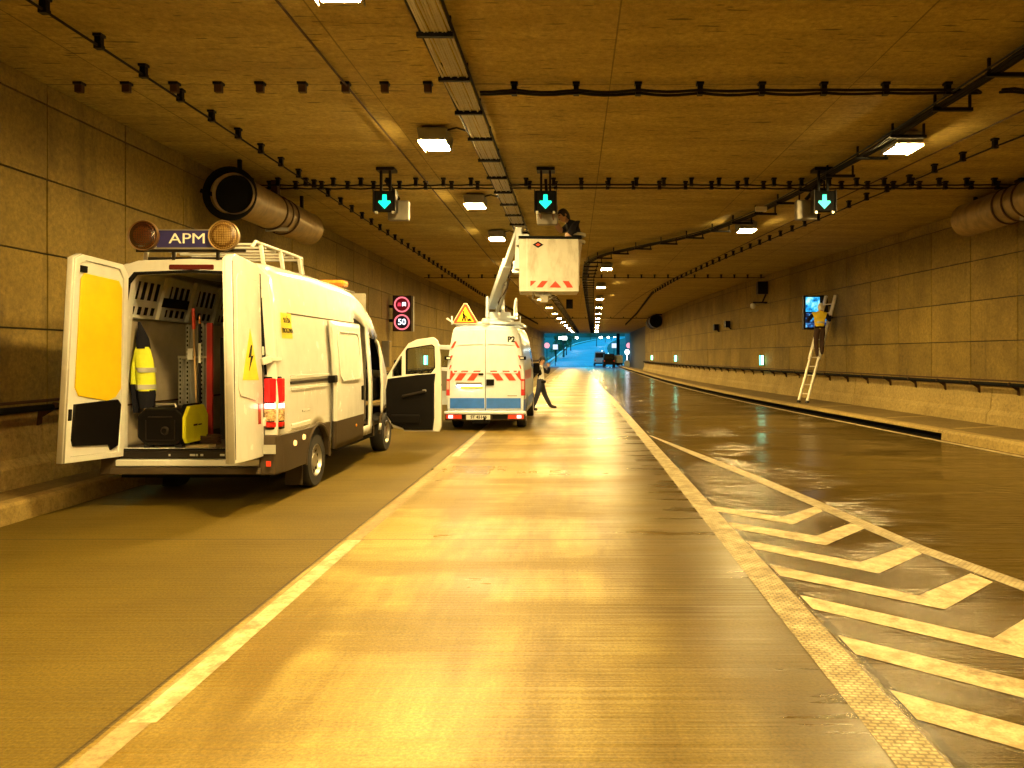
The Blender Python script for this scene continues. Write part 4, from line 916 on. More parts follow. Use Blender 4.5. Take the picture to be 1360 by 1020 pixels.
# ------------------------------------------------------------------ lit sign cabinets
def sign_box(t, w, h, dep, m):
    mb = MB(); mb.box(-w/2,w/2,0,dep,-h/2,h/2); mb.build('housing', m, t, bevel=.015)
M_scr1, nt, b_, oc = newmat('lit_blue_screen')
n_ = noise(nt, oc, scale=(1,1,1), s=3.5, detail=3, rough=.6); cc = ramp(nt, n_, [(.36,(.0,.05,.25)),(.45,(.02,.45,.9)),(.56,(.3,.85,1.0)),(.66,(.85,1.0,1.0))])
nt.links.new(cc, b_.inputs['Emission Color']); b_.inputs['Emission Strength'].default_value = 1.3; b_.inputs['Base Color'].default_value = (.02,.03,.05,1); b_.inputs['Roughness'].default_value = .2
M_scr2, nt, b_, oc = newmat('dim_blue_screen')
n_ = noise(nt, oc, scale=(1,1,1.6), s=4.5, detail=3, rough=.6); cc = ramp(nt, n_, [(.45,(.0,.004,.02)),(.55,(.02,.12,.4)),(.63,(.1,.55,.95)),(.7,(.8,.95,1.0))])
nt.links.new(cc, b_.inputs['Emission Color']); b_.inputs['Emission Strength'].default_value = 1.1; b_.inputs['Base Color'].default_value = (.02,.02,.03,1); b_.inputs['Roughness'].default_value = .2
t = thing('sign_cabinet', 'open wall sign cabinet glowing pale blue in front of the ladder worker', 'sign', (7.98, 25.3, 3.12))
sign_box(t, .80, 1.12, .22, M_dark)
mb = MB(); mb.box(-.34,.12,-.012,-.002,.02,.50); mb.build('lit_panel', M_scr1, t)
mb = MB(); mb.box(.14,.36,-.012,-.002,.02,.50); mb.build('open_panel', M_darkgrey, t)
mb = MB(); mb.box(-.34,.34,-.012,-.002,-.50,-.02); mb.build('dim_panel', M_scr2, t)
mb = MB(); mb.box(.36,.6,.06,.14,-.2,-.14); mb.box(.36,.6,.06,.14,.2,.26); mb.build('wall_arm', M_darkgrey, t)
t = thing('speed_sign', 'lit wall sign with a red no overtaking ring above a red 50 ring', 'sign', (-6.04, 27.0, 3.18))
sign_box(t, .66, 1.26, .20, mat('dark_red_housing', (.035,.008,.008), .5))
mb = MB(); mb.box(.335,.40,-.03,.2,-.63,.60); mb.build('side_plate', M_lampbody, t)
mb = MB(); mb.box(-.5,-.32,.06,.14,-.3,-.2); mb.box(-.5,-.32,.06,.14,.2,.3); mb.build('wall_arm', M_dark, t)
E_ring = emat('lit_red_ring', (1,.18,.22), 1.5); E_white = emat('lit_white_led', (.85,.93,1), 2.2); E_red = emat('lit_red_led', (1,.06,.12), 1.0)
for z, fill in ((.31, emat('dim_red_face', (.22,.0,.01), .5)), (-.31, mat('navy_face', (.012,.01,.05), .3))):
    mb = MB(); mb.lathe([(.225,-.004),(.225,-.016),(.275,-.016),(.275,-.004)], (0,0,z), 'y', 40); mb.build('ring', E_ring, t)
    mb = MB(); mb.disc((0,-.006,z), .22, 'y', .004, 32); mb.build('face', fill, t)
text('50', .29, T((0,-.014,-.31)) @ FACE_CAM, 'lettering', E_white, t, .004, .003)
mb = MB(); mb.slab([(-.15,.25),(-.15,.32),(-.125,.38),(-.05,.38),(-.03,.32),(-.03,.25)], 'y', -.014, -.010); mb.build('car_symbol', E_red, t)
mb = MB(); mb.slab([(.01,.25),(.01,.37),(.03,.39),(.12,.39),(.14,.37),(.14,.25),(.11,.25),(.11,.275),(.04,.275),(.04,.25)], 'y', -.014, -.010); mb.build('lorry_symbol', E_white, t)

# lane signals hung from the ceiling
E_arrow = emat('lit_green_arrow', (.0,1.0,.62), 1.6)
arrow = [(-.035,.12),(.035,.12),(.04,.01),(.10,.01),(.11,-.02),(0,-.135),(-.11,-.02),(-.10,.01),(-.04,.01)]
def signal(x, lab, bx, by):
    t = thing('lane_signal', lab, 'signal', (x, 13.6, 4.43), 0, 'green arrow lane signals under the ceiling')
    mb = MB(); mb.box(-.185,.185,0,.16,-.17,.19); mb.build('housing', M_black, t, bevel=.012)
    mb = MB(); mb.slab(arrow, 'y', -.006, -.001); mb.build('arrow', E_arrow, t)
    mb = MB(); mb.box(-.20,-.188,-.05,.16,-.19,.2); mb.box(.188,.20,-.05,.16,-.19,.2); mb.build('side_plate', M_darkgrey, t)
    mb = MB(); mb.box(-.19,.19,.3,.44,-.22-by,.14-by); mb.M = Matrix()
    mb.v = [v+Vector((bx,.0,0)) for v in mb.v]; mb.build('rear_housing', M_lampbody, t, bevel=.02)
    for q in (-.15, .15): mb = MB(); mb.box(q-.02,q+.02,-.02,.06,-.215,-.175); mb.build('foot_clip', M_reflect, t)
    mb = MB(); mb.box(-.10,-.06,.05,.1,.19,.62); mb.box(.06,.10,.05,.1,.19,.62); mb.box(-.16,.16,.02,.3,.56,.615); mb.bar((0,.08,.4),(bx,.36,.1),.05,.05); mb.build('hanger', M_dark, t)
    return t
signal(-3.35, 'green down arrow signal over the left lane beside the big fan', .17, .06)
m_ = signal(-.50, 'green down arrow signal over the middle lane above the lift bucket', .02, .14)
mb = MB(); mb.slab([(-.13,-.22),(-.07,-.22),(-.07,-.32),(-.10,-.30)], 'y', .02, .05); mb.slab([(.11,-.22),(.16,-.22),(.15,-.34),(.12,-.30)], 'y', .02, .05); mb.build('open_flap', M_rust, m_)
signal(4.44, 'green down arrow signal over the right lane under the curving tray', -.22, .05)

# ------------------------------------------------------------------ jet fans
def fan(lab, x, y0, y1, r, z, wallside, dark=False):
    t = thing('jet_fan', lab, 'fan', (x, y0, z)); L = y1-y0; a = L*.42; b = L*.60
    ms = mat('tan_fan_casing', (.30,.21,.09), .42, .35, var=.3, dirt=.5) if not dark else M_dark
    mb = MB(); mb.lathe([(r*.95,.35),(r*.975,0.0),(r*1.02,-.02),(r,.03),(r,a)], (0,0,0), 'y', 40); mb.build('silencer', ms, t, smooth=True)
    mb = MB(); mb.lathe([(r,b),(r,L-.03),(r*1.02,L),(r*.9,L),(r*.9,L-.3)], (0,0,0), 'y', 40); mb.build('silencer', ms, t, smooth=True)
    mb = MB(); mb.lathe([(r*.97,a),(r*.97,b)], (0,0,0), 'y', 40); mb.build('motor_casing', ms, t, smooth=True)
    mb = MB()
    for q in (a+.02, (a+b)/2, b-.02): mb.lathe([(r*1.0,q-.02),(r*1.05,q-.02),(r*1.05,q+.02),(r*1.0,q+.02)], (0,0,0), 'y', 40)
    mb.box(-.06,.06,(a+b)/2-.08,(a+b)/2+.08,r*.9,CZ-z); mb.build('clamp_ring', M_rust, t)
    mb = MB(); mb.lathe([(.001,.32),(r*.25,.33),(r*.3,.45)], (0,0,0), 'y', 20)
    for k in range(9): 
        an = 2*math.pi*k/9; mb.add([(r*.2*math.cos(an),.42,r*.2*math.sin(an)),(r*.88*math.cos(an-.1),.40,r*.88*math.sin(an-.1)),(r*.88*math.cos(an+.25),.5,r*.88*math.sin(an+.25)),(r*.2*math.cos(an+.3),.5,r*.2*math.sin(an+.3))], [(0,1,2,3)])
    mb.build('blade_wheel', M_black, t)
    mb = MB(); mb.disc((0,.06,0), r*.955, 'y', .02, 30); mb.build('mouth_shade_disc', M_black, t)  # black disc standing in for the shade inside the fan mouth
    for q in (.25, L-.35):
        mb = MB(); mb.box(min(0,wallside*r*1.2), max(0,wallside*r*1.2), q-.05, q+.05, r*.97, r*1.12); mb.bar((0,q,r),(0,q,CZ-z),.06,.06,(0,1,0)); mb.bar((wallside*r,q,0),(wallside*(abs(x)*0+r+.32),q,.1),.07,.07); mb.build('mounting_bracket', M_dark, t)
    mb = MB(); mb.bar((-.1,a+.1,-r*.99),(.25,a+.3,-r*.93),.12,.08); mb.build('terminal_box', M_lampbody, t, bevel=.01)
    return t
t = fan('big tan jet fan under the ceiling by the left wall, dark mouth open', -5.72, 12.9, 16.5, .34, 4.42, -1)
mb = MB(); mb.lathe([(.345,.05),(.46,.08),(.46,.11),(.345,.12)], (-.1,0,.02), 'y', 36); mb.build('backing_ring', M_black, t)
fan('tan jet fan under the ceiling by the right wall, cut by the picture edge', 8.5, 12.6, 16.6, .35, 4.62, 1)
fan('black jet fan far away under the ceiling by the right wall', 6.6, 61.5, 64.5, .52, 4.45, 1, True)

# ------------------------------------------------------------------ ceiling cable trays, cables, brackets
def tray(lab, path, w, n_cab, rung_l, rung_r, step, m_cab, y_r0, zc=4.86, rung_m=None):
    t = thing('cable_tray', lab, 'cable tray')
    def at(s):
        for (a, b), L0 in zip(zip(path, path[1:]), cum):
            l = (b-a).length
            if s <= L0+l: return a+(b-a)*((s-L0)/l), (b-a).normalized()
        return path[-1], (path[-1]-path[-2]).normalized()
    path = [Vector((*p, 0)) for p in path]; cum = [0]
    for a, b in zip(path, path[1:]): cum.append(cum[-1]+(b-a).length)
    for k in range(n_cab):
        off = -w/2 + w*(k+.5)/n_cab; mb = MB(); pts = []; s = 0; i = 0
        while s <= cum[-1]:
            p, d = at(s); nrm = Vector((d.y, -d.x, 0)); sag = .012*math.sin(i*1.3+k*2.1); pts.append(p + nrm*(off+.006*math.sin(i*.9+k)) + Vector((0,0,zc+.035+sag))); s += .6; i += 1
        mb.tube(pts, w/n_cab*.47, 6); mb.build('cable', m_cab, t, smooth=True)
    mb = MB(); vs = []; s = 0
    for sd in (-w/2-.015, w/2+.015):
        pts = []; s = 0
        while s <= cum[-1]: p, d = at(s); pts.append(p+Vector((d.y,-d.x,0))*sd+Vector((0,0,zc+.06))); s += 1.0
        mb.tube(pts, .016, 4)
    mb.build('side_rail', M_dark, t)
    s = y_r0; first_r = None; cnt = 0
    while s < cum[-1] and cnt < 98:
        p, d = at(s)
        if first_r is None:
            mb = MB(); mb.box(rung_l, rung_r, -.025, .025, -.02, .025); mb.box(rung_l+.02, rung_l+.05, -.015, .015, .02, CZ-zc); mb.box(rung_r-.05, rung_r-.02, -.015, .015, .02, CZ-zc)
            first_r = mb.build('rung', rung_m or M_dark, t); q = first_r
        else: q = first_r.copy(); COL.objects.link(q); q.parent = t
        q.location = (p.x, p.y, zc); q.rotation_euler = (0,0,math.atan2(-d.x, d.y)*.35); s += step; cnt += 1
tray('straight tray of pale grey cables on dark rungs left of the ceiling centre', [(-1.36,1.0),(-1.36,14.5)]+[(-1.36+bend(y),y) for y in (20,26,40,50,60,70,80,90,100,108)], .30, 10, -.19, .17, 1.22, M_cable, .02+6.34-1.0-4.88)
tray('dark cable tray curving from the right side to the ceiling centre', [(5.0,4.0),(4.76,8.1),(4.65,11.8),(4.5,14),(4.3,16),(4.07,17.5),(3.6,19.5),(2.86,21.2),(1.95,22.7),(1.1,24.2),(.62,25.6),(.46,27),(.45,32)]+[(.45+bend(y),y) for y in (40,50,60,70,80,90,100,108)], .16, 4, -.10, .42, 1.22, M_blackcable, 1.0)
def brackets_run(lab, pts, step, sag, nc=1, r=.02, phase=0.0, m=None):
    # cable slung between brackets fixed to the ceiling
    t = thing('slung_cable', lab, 'cable'); pts = [Vector((*p, 0)) for p in pts]; cum = [0]
    for a, b in zip(pts, pts[1:]): cum.append(cum[-1]+(b-a).length)
    def at(s):
        for (a, b), L0 in zip(zip(pts, pts[1:]), cum):
            l = (b-a).length
            if s <= L0+l+1e-6: return a+(b-a)*((s-L0)/l), (b-a).normalized()
        return pts[-1], Vector((0,1,0))
    for c in range(nc):
        mb = MB(); q = []; s = 0; rnd = random.Random(len(lab)+c)
        while s < cum[-1]:
            p, d = at(s); f = ((s-phase) % step)/step; q.append(p+Vector((d.y,-d.x,0))*(c*.05)+Vector((0,0,4.925+c*.02-sag*math.sin(math.pi*f)*(.6+.5*math.sin(s*.7+c))))); s += step/5
        q.append(Vector((pts[-1].x,pts[-1].y,4.925))); mb.tube(q, r, 6); mb.build('cable', m or M_blackcable, t, smooth=True)
    s = phase; b0 = None; cnt = 0
    while s < cum[-1] and cnt < 98:
        p, d = at(s)
        if b0 is None: mb = MB(); mb.hexa([(-.045,-.045),(.045,-.045),(.045,.045),(-.045,.045)], -.03, .0, [(-.045,-.045),(.045,-.045),(.045,.045),(-.045,.045)]); mb.hexa([(-.032,-.032),(.032,-.032),(.032,.032),(-.032,.032)], -.12, -.03); mb.box(-.04,.04,-.035,.035,-.155,-.115); b0 = mb.build('bracket', M_dark, t); q = b0
        else: q = b0.copy(); COL.objects.link(q); q.parent = t
        q.location = (p.x, p.y, CZ); q.rotation_euler = (0,0,math.atan2(-d.x,d.y)); s += step; cnt += 1
    return t
brackets_run('long thin cable slung on small brackets along the left of the ceiling', [(-4.95,2.0),(-4.95,40),(-4.95+bend(60),60),(-4.95+bend(80),80)], .83, .006, 1, .014, .2)
brackets_run('long thin cable slung on small brackets along the right of the ceiling', [(8.4,4),(6.85,9.5),(6.5,11.9),(6.04,15.8),(5.7,19.2),(5.06,25),(4.35,33),(4.1,40),(4.2+bend(60),60),(4.2+bend(82),82)], .8, .006, 1, .014, .1)
brackets_run('thick black cable sagging across the ceiling over the near middle lane', [(-1.15,9.43),(5.0,9.43)], .76, .03, 2, .018, .42)
brackets_run('short thick black cable across the ceiling beyond the right tray', [(5.2,9.38),(9.6,9.55)], .76, .03, 2, .018, .9)
brackets_run('thin cable slung across the whole ceiling above the arrow signals', [(-6.3,14.5),(9.3,14.5)], .52, .02, 1, .016, .2)
brackets_run('second thin cable just behind the one above the arrow signals', [(-6.3,14.78),(9.3,14.78)], .5, .02, 1, .016, .45)
brackets_run('thin cable slung across the ceiling far beyond the lift bucket', [(-6.2,31.8),(7.9,31.8)], .55, .015, 1, .016, .2)
brackets_run('thin cable slung across the ceiling farthest away near the tunnel mouth', [(-5.8,66.5),(7.2,66.5)], 1.1, .015, 1, .03, .2)
b0 = None
for i, x in enumerate((-6.07,-5.49,-4.90,-4.36,-3.85,-3.33,-2.80,-2.32,-1.79)):
    mb = MB(); mb.box(-.055,.055,-.05,.05,-.03,0)
    lab = f'{ORD[i]} empty dark bracket from the left wall in the nearest row on the ceiling'
    if b0 is None:
        t = thing('cable_bracket', lab, 'bracket', (x, 9.43, CZ), 0, 'empty ceiling brackets in the nearest row'); b0 = t
        mb.build('base_plate', M_dark, t); mb = MB(); mb.box(-.045,.045,-.035,.035,-.125,-.03); mb.build('clip', M_rust, t, bevel=.008)
    else: dup(b0, (x, 9.43, CZ), None, lab)
mb = MB(); mb.tube([(-2.72,2,5.0),(-2.78,9.4,5.0),(-2.85,26,5.0)]+[(-2.85+bend(y),y,5.0) for y in (40,60,80)], .014, 6); tag(mb.build('conduit', M_rust, smooth=True), 'thin straight pipe along the ceiling between the left cable and the lamps', 'pipe')
mb = MB(); mb.tube([(wallx(y)-3.7,y,5.0) for y in (4,8,12,16,20,26,32,40,50,70)], .012, 6); tag(mb.build('conduit', M_rust, smooth=True), 'thin straight pipe along the ceiling right of the curving tray', 'pipe')
# small tube light under the right tray, hung boxes
mb = MB(); mb.box(-.12,.12,-.04,.04,-.1,0); o = mb.build('sensor_box', M_liner, bevel=.01); o.location = (3.95,16.2,4.84); tag(o, 'small pale sensor box beside the curving tray behind the right signal', 'box')
mb = MB(); mb.box(-.2,.2,-.1,.1,-.55,0); o = mb.build('hanging_box', M_dark, bevel=.01); o.location = (-.25,46,CZ); tag(o, 'dark box hanging from the ceiling beyond the lift bucket', 'box')

# green emergency lights
E_green = emat('lit_green_sign', (.06,1.0,.5), 8); E_gw = emat('lit_pale_green', (.32,1.0,.66), 9)
def exit_light(x, y, s, lab):
    t = thing('exit_light', lab, 'light', (x, y, 1.5), 0, 'green exit lights on the tunnel walls')
    mb = MB(); mb.box(min(0,-s*.16),max(0,-s*.16),-.06,.06,-.22,.22); mb.build('housing', M_green_h, t, bevel=.012)
    mb = MB(); mb.box(min(-s*.03,-s*.13),max(-s*.03,-s*.13),-.068,-.061,-.19,.19); mb.build('lit_face', E_gw, t)
    mb = MB(); mb.box(min(-s*.161,-s*.168),max(-s*.161,-s*.168),-.05,.05,-.2,.2); mb.build('lit_side', E_green, t)
M_green_h = mat('green_housing', (.05,.3,.15), .4)
for i, y in enumerate((32.3,53.0,69.0)): exit_light(wallx(y)-.02, y, 1, ['green exit light on the right wall just before the ladder','second green exit light on the right wall beyond the wall speakers','third green exit light on the right wall near the far fan'][i])
exit_light(wallx(84)+.85, 84, 1, 'tiny green exit light in the dark end of the right wall')
for i, y in enumerate((11.6,33.0)): exit_light(lwall(y)+.02, y, -1, ['green exit light on the left wall hidden behind the work van','green exit light on the left wall seen through the open door window'][i])

# wall loudspeakers and camera
for x, y, z, lab in ((wallx(39.8)-.14,39.8,3.15,'farther dark wall speaker high on the right wall'), (wallx(37.4)-.16,37.4,3.22,'nearer dark wall speaker high on the right wall')):
    t = thing('wall_speaker', lab, 'speaker', (x, y, z))
    mb = MB(); mb.hexa([(-.15,-.2),(.1,-.14),(.1,.14),(-.15,.2)], -.16, .16); mb.build('cabinet', M_dark, t, bevel=.015); mb = MB(); mb.bar((.0,0,-.1),(.16,0,-.24),.05,.05); mb.build('wall_arm', M_dark, t)
t = thing('camera_box', 'dark camera box with a pale dome on an arm high on the right wall', 'camera', (wallx(32)-.16, 32, 4.35))
mb = MB(); mb.box(-.24,.2,-.16,.16,-.1,.42); mb.build('cabinet', M_dark, t, bevel=.02); mb = MB(); mb.bar((.12,-.05,-.1),(-.02,-.05,-.42),.06,.06); mb.bar((.2,-.05,-.45),(-.42,-.05,-.45),.07,.07); mb.build('arm', M_dark, t)
mb = MB(); mb.lathe([(.001,-.11),(.06,-.1),(.1,-.04),(.11,.03),(.09,.1),(.001,.12)], (-.42,-.05,-.6), 'z', 20); mb.build('dome', M_liner, t, smooth=True)
# upright marker box on left wall behind the van windscreen
t = thing('wall_cabinet', 'narrow pale wall cabinet on the left wall beyond the van windscreen', 'cabinet', (-6.38, 26.2, 1.75))
mb = MB(); mb.box(-.12,.12,-.18,.18,-.45,.45); mb.build('body', M_lampbody, t, bevel=.02); mb = MB(); mb.box(.12,.135,-.15,.15,-.42,.42); mb.build('door', M_kerb, t)

# ------------------------------------------------------------------ platform van: white over blue, chevron tail, boom lift on the roof
PV = thing('platform_van', 'white and blue van with red chevrons and a boom lift on its roof', 'van', (-2.0, 17.4, 0))
def phw(y, z):
    h = interp([(.25,.84),(.5,.885),(1.2,.89),(1.5,.875),(2.0,.80),(2.3,.745),(2.4,.71)], z)
    return h * interp([(0,.975),(.1,.995),(.3,1.0),(3.6,1.0),(4.2,.97),(4.9,.9),(5.2,.78)], y)
def pzt(y): return interp([(0,2.36),(.1,2.39),(2.8,2.41),(3.3,2.33),(3.7,2.1),(4.3,1.5),(4.9,1.2),(5.2,.85)], y)
pys = sorted(set([0,.05,.1,.3,.6] + [.95+.43*math.sin(R(a)) for a in range(-90,91,15)] + [1.7,2.2,2.6,3.0,3.3,3.5,3.7] + [4.25+.43*math.sin(R(a)) for a in range(-90,91,15)] + [4.0,4.5,4.8,4.95,5.1,5.2]))
PARCH = [(.95,.33,.43),(4.25,.33,.43)]
body = van_shell('body', PV, M_whitep, phw, pzt, pys, PARCH, [(-1,3.02,3.68,.5,2.0)], .34, glass=lambda c: (3.35 < c.y < 4.25 and c.z > pzt(c.y)-.08 and abs(c.x) < .7) or (c.x > .5 and 3.0 < c.y < 3.6 and 1.35 < c.z < 1.9))
prof = [(-phw(0,z), z) for z in (2.2,1.9,1.5,1.2,.8,.38)] + [(phw(0,z), z) for z in (.38,.8,1.2,1.5,1.9,2.2)] + [(.64,2.33),(0,2.365),(-.64,2.33)]
curve_mesh([prof], .03, T((0,.012,0)) @ FACE_CAM, 'tail_panel', M_whitep, PV, .006)
FZ = lambda y: T((0,y,0)) @ FACE_CAM
for s in (-1, 1):
    dr = [(s*.012,.50),(s*.80,.50),(s*.80,1.4),(s*.755,1.75),(s*.66,2.26),(s*.012,2.29)]
    dd = curve_mesh([dr], .02, FZ(-.012), 'rear_door', M_whitep, PV, .006)
    rw = [(s*.04,1.30),(s*.73,1.30),(s*.755,1.40),(s*.72,1.75),(s*.66,1.93),(s*.60,1.96),(s*.04,1.98)]
    curve_mesh([rw, [((x-s*.38)*.94+s*.38,(z-1.63)*.94+1.63) for x, z in rw]], .012, FZ(-.03), 'window_rim', M_whitep, dd, .004)
    mb = MB(); mb.box(min(s*.02,s*.80),max(s*.02,s*.80),-.034,-.024,.505,.735); mb.build('blue_stripe', M_blue, dd)
    mb = MB(); mb.box(min(s*.78,s*.92),max(s*.78,s*.92),-.06,.03,1.60,1.68); mb.build('hinge', M_black, dd, bevel=.01); mb = MB(); mb.box(min(s*.79,s*.87),max(s*.79,s*.87),-.066,-.06,1.62,1.66); mb.build('hinge_plate', M_liner, dd)
    # slanting red film stripes, mirrored about the door split
    for a in (.10, .38, .63):
        mb = MB(); w = .155; top, bot = 1.355, 1.135
        q = [(s*max(a-.0,.0),top),(s*(a+w),top),(s*(a+w+.16 if a+w+.16 < .81 else .81),bot),(s*(a+.16),bot)]
        mb.slab(q, 'y', -.036, -.0285); mb.build('red_stripe', M_orange, dd)
    for z in (1.93, 1.70, 1.48):
        x0 = interp([(1.4,.775),(1.75,.74),(2.0,.68)], z)
        mb = MB(); mb.slab([(s*x0,z+.09),(s*(x0-.05),z+.09),(s*(x0+.03),z-.06),(s*(x0+.085),z-.06)] if z > 1.9 else [(s*(x0-.01),z),(s*(x0+.03),z-.09),(s*(x0+.05),z-.09),(s*(x0+.03),z)], 'y', -.036, -.0285); mb.build('red_stripe', M_orange, dd)
mb = MB(); mb.box(-.66,-.08,-.06,-.02,1.03,1.09); hb = mb.build('handle_bar', M_lampbody, PV, bevel=.01)
mb = MB(); mb.hexa([(-.64,-.056),(-.10,-.056),(-.10,-.042),(-.64,-.042)], 1.0275, 1.0295); mb.build('added_glow_strip', emat('lit_glow_strip', (.22,.65,1.0), 60), hb)  # added cool strip lamp, tints the lower tail pale blue
mb = MB(); mb.box(-.008,.008,-.02,-.010,.46,2.28); mb.build('door_gap', M_black, PV)
mb = MB(); mb.box(.02,.20,-.05,-.02,1.02,1.16); mb.build('lock_plate', M_black, PV, bevel=.01)
mb = MB(); mb.box(-.16,-.04,-.045,-.02,1.25,1.30); mb.build('door_handle', M_black, PV, bevel=.012)
mb = MB(); mb.box(-.56,-.06,-.034,-.0285,.955,1.0); stx = mb.build('yellow_sticker', M_stick, PV)
mb = MB(); mb.box(.50,.72,-.034,-.0285,.78,.795); mb.build('grey_badge', M_lampbody, PV)
text('P2', .17, T((.585,-.034,2.06)) @ FACE_CAM, 'lettering', M_dark, PV, .004, .006)
for s in (1, -1):
    mb = MB(); mb.hexa([(s*.80,-.02),(s*.885,-.02),(s*.905,.07),(s*.82,.07)], .79, 1.17, [(s*.80,-.02),(s*.88,-.015),(s*.895,.07),(s*.82,.07)]); tl = mb.build('tail_light', mat('pale_red_lens', (.5,.03,.03), .2, coat=.7, emit=(1,.05,.05), es=.12), PV, bevel=.012)
    mb = MB(); mb.box(min(s*.815,s*.875),max(s*.815,s*.875),-.028,-.02,.93,1.12); mb.build('clear_lens', mat('clear_pink_lens', (.7,.45,.42), .15, coat=.7), tl, bevel=.008)
    make_wheel(PV, (s*.76,.95,.33), .33, .21, s); make_wheel(PV, (s*.76,4.25,.33), .33, .21, s)
    mb = MB(); mb.box(min(s*.52,s*.88),max(s*.52,s*.88),-.115,-.10,.27,.37); mb.build('bumper_lamp', M_red, PV, bevel=.01)
    mb = MB(); mb.box(min(s*.72,s*.82),max(s*.72,s*.82),-.125,-.112,.285,.355); mb.build('lit_bulb', emat('lit_bumper_lamp', (1,.25,.22), 7), PV, bevel=.01)
    mb = MB()
    yy = [y for y in pys if y <= 3.7]; vs = []
    for y in yy:
        zb = .46
        for ay, az, ar in PARCH:
            if abs(y-ay) < ar: zb = max(zb, az+math.sqrt(ar*ar-(y-ay)**2))
        vs += [(s*(phw(y,.5)+.006), y, zb), (s*(phw(y,.7)+.006), y, max(.70, zb+.01))]
    mb.add(vs, [(2*i,2*i+1,2*i+3,2*i+2) for i in range(len(yy)-1)]); mb.build('blue_stripe', M_blue, PV)
    for k in range(6):
        mb = MB(); y0 = .12+k*.42; x = phw(1,1.25)+.006
        if y0+.2 < 3: mb.add([(s*x,y0,1.135),(s*x,y0+.2,1.135),(s*(x-.006),y0+.34,1.355),(s*(x-.006),y0+.14,1.355)], [(0,1,2,3)]); mb.build('red_stripe', M_orange, PV)
mb = MB(); mb.box(-.92,.92,-.13,.04,.375,.445); mb.build('bumper_step', M_whitep, PV, bevel=.02)
mb = MB(); mb.box(-.90,.90,-.10,.04,.24,.375); mb.build('bumper', M_clad, PV, bevel=.015)
mb = MB(); mb.box(-.42,.12,-.118,-.106,.255,.365); npl = mb.build('number_plate', mat('number_plate_white', (.75,.78,.8), .4), PV)
text('ST 45146', .095, T((-.14,-.121,.31)) @ FACE_CAM, 'lettering', M_navycloth, npl, .002, .003)
for x0, x1 in ((-.84,-.45),(.17,.50)): mb = MB(); mb.box(x0,x1,-.112,-.10,.27,.36); mb.build('bumper_grille', M_black, PV)
mb = MB(); mb.bar((0,-.2,.22),(0,.3,.24),.06,.05); mb.lathe([(.001,.06),(.025,.05),(.028,.03),(.015,0)], (0,-.2,.24), 'z', 12); mb.bar((-.3,-.05,.2),(.1,-.05,.2),.05,.06); mb.build('tow_bar', M_dark, PV)
mb = MB(); mb.box(-.75,.75,.05,4.9,.22,.36); mb.build('chassis', M_black, PV)
mb = MB(); mb.box(-.6,-.1,3.0,3.5,.6,1.6); mb.box(.1,.6,3.0,3.5,.6,1.6); mb.box(-.75,.75,3.7,4.1,.8,1.15); mb.build('seat', M_dark, PV, bevel=.05)
mb = MB(); mb.box(-.8,.8,5.1,5.3,.3,.7); mb.build('front_bumper', M_clad, PV, bevel=.06)
# side door left open, standing out at the left
DM = T((-.86,3.72,0)) @ Matrix.Rotation(R(6), 4, 'Z')
do = [(-.02,.36),(-.92,.36),(-.95,.5),(-.95,1.2),(-.93,1.9),(-.88,1.98),(-.45,1.96),(-.2,1.7),(-.02,1.3)]
dw = [(-.14,1.36),(-.86,1.36),(-.86,1.84),(-.82,1.88),(-.48,1.86),(-.30,1.70),(-.14,1.46)]
fd2 = curve_mesh([do, dw], .05, DM @ FACE_CAM, 'front_door', M_whitep, PV, .01); curve_mesh([dw], .006, DM @ FACE_CAM, 'window', M_glass, fd2)
curve_mesh([[(-.1,.75),(-.86,.75),(-.86,1.28),(-.1,1.22)]], .03, DM @ T((0,-.04,0)) @ FACE_CAM, 'trim_panel', M_lampbody, fd2, .01)
mb = MB(DM); mb.box(-.93,-.05,-.032,-.027,.38,.70); mb.build('blue_stripe', mat('light_blue_film', (.12,.55,.78), .35), fd2)
for s in (1,): mb = MB(); mb.box(.88,1.06,3.7,3.8,1.2,1.5); mb.build('wing_mirror', M_dark, PV, bevel=.04)
# roof frame, works triangle, beacon
mb = MB()
for y in (.12, 1.4, 2.6): mb.bar((-.78,y,2.44),(.78,y,2.44),.06,.06)
for s in (-1, 1): mb.bar((s*.74,.1,2.44),(s*.74,2.7,2.44),.05,.06); mb.bar((s*.78,.12,2.40),(s*.78,.12,2.60),.03,.03,(0,1,0))
mb.build('roof_frame', M_whitep, PV, bevel=.006)
sg = bpy.data.objects.new('warning_sign', None); COL.objects.link(sg); sg.parent = PV; sg.location = (-.46,.05,2.42); sg.scale = (.74,.74,.74)
tri = lambda k, z0: [(-.36*k,z0),(.36*k,z0),(.33*k+.03*k,z0+.03),(.03,z0+.60*k),(-.03,z0+.60*k),(-.36*k,z0+.03)]
curve_mesh([[(-.35,.0),(.35,.0),(.375,.05),(.04,.62),(-.04,.62),(-.375,.05)]], .02, T((0,0,0)) @ FACE_CAM, 'sign_border', mat('cream_sign_edge', (.85,.7,.45), .4), sg, .01)
curve_mesh([[(-.335,.02),(.335,.02),(.355,.055),(.035,.598),(-.035,.598),(-.355,.055)]], .006, T((0,-.022,0)) @ FACE_CAM, 'sign_rim', M_orange, sg)
curve_mesh([[(-.27,.055),(.27,.055),(.005,.52),(-.005,.52)]], .006, T((0,-.027,0)) @ FACE_CAM, 'sign_face', mat('sign_yellow', (.85,.55,.02), .4), sg)
mb = MB(); S = lambda p: mb.slab(p, 'y', -.034, -.031)
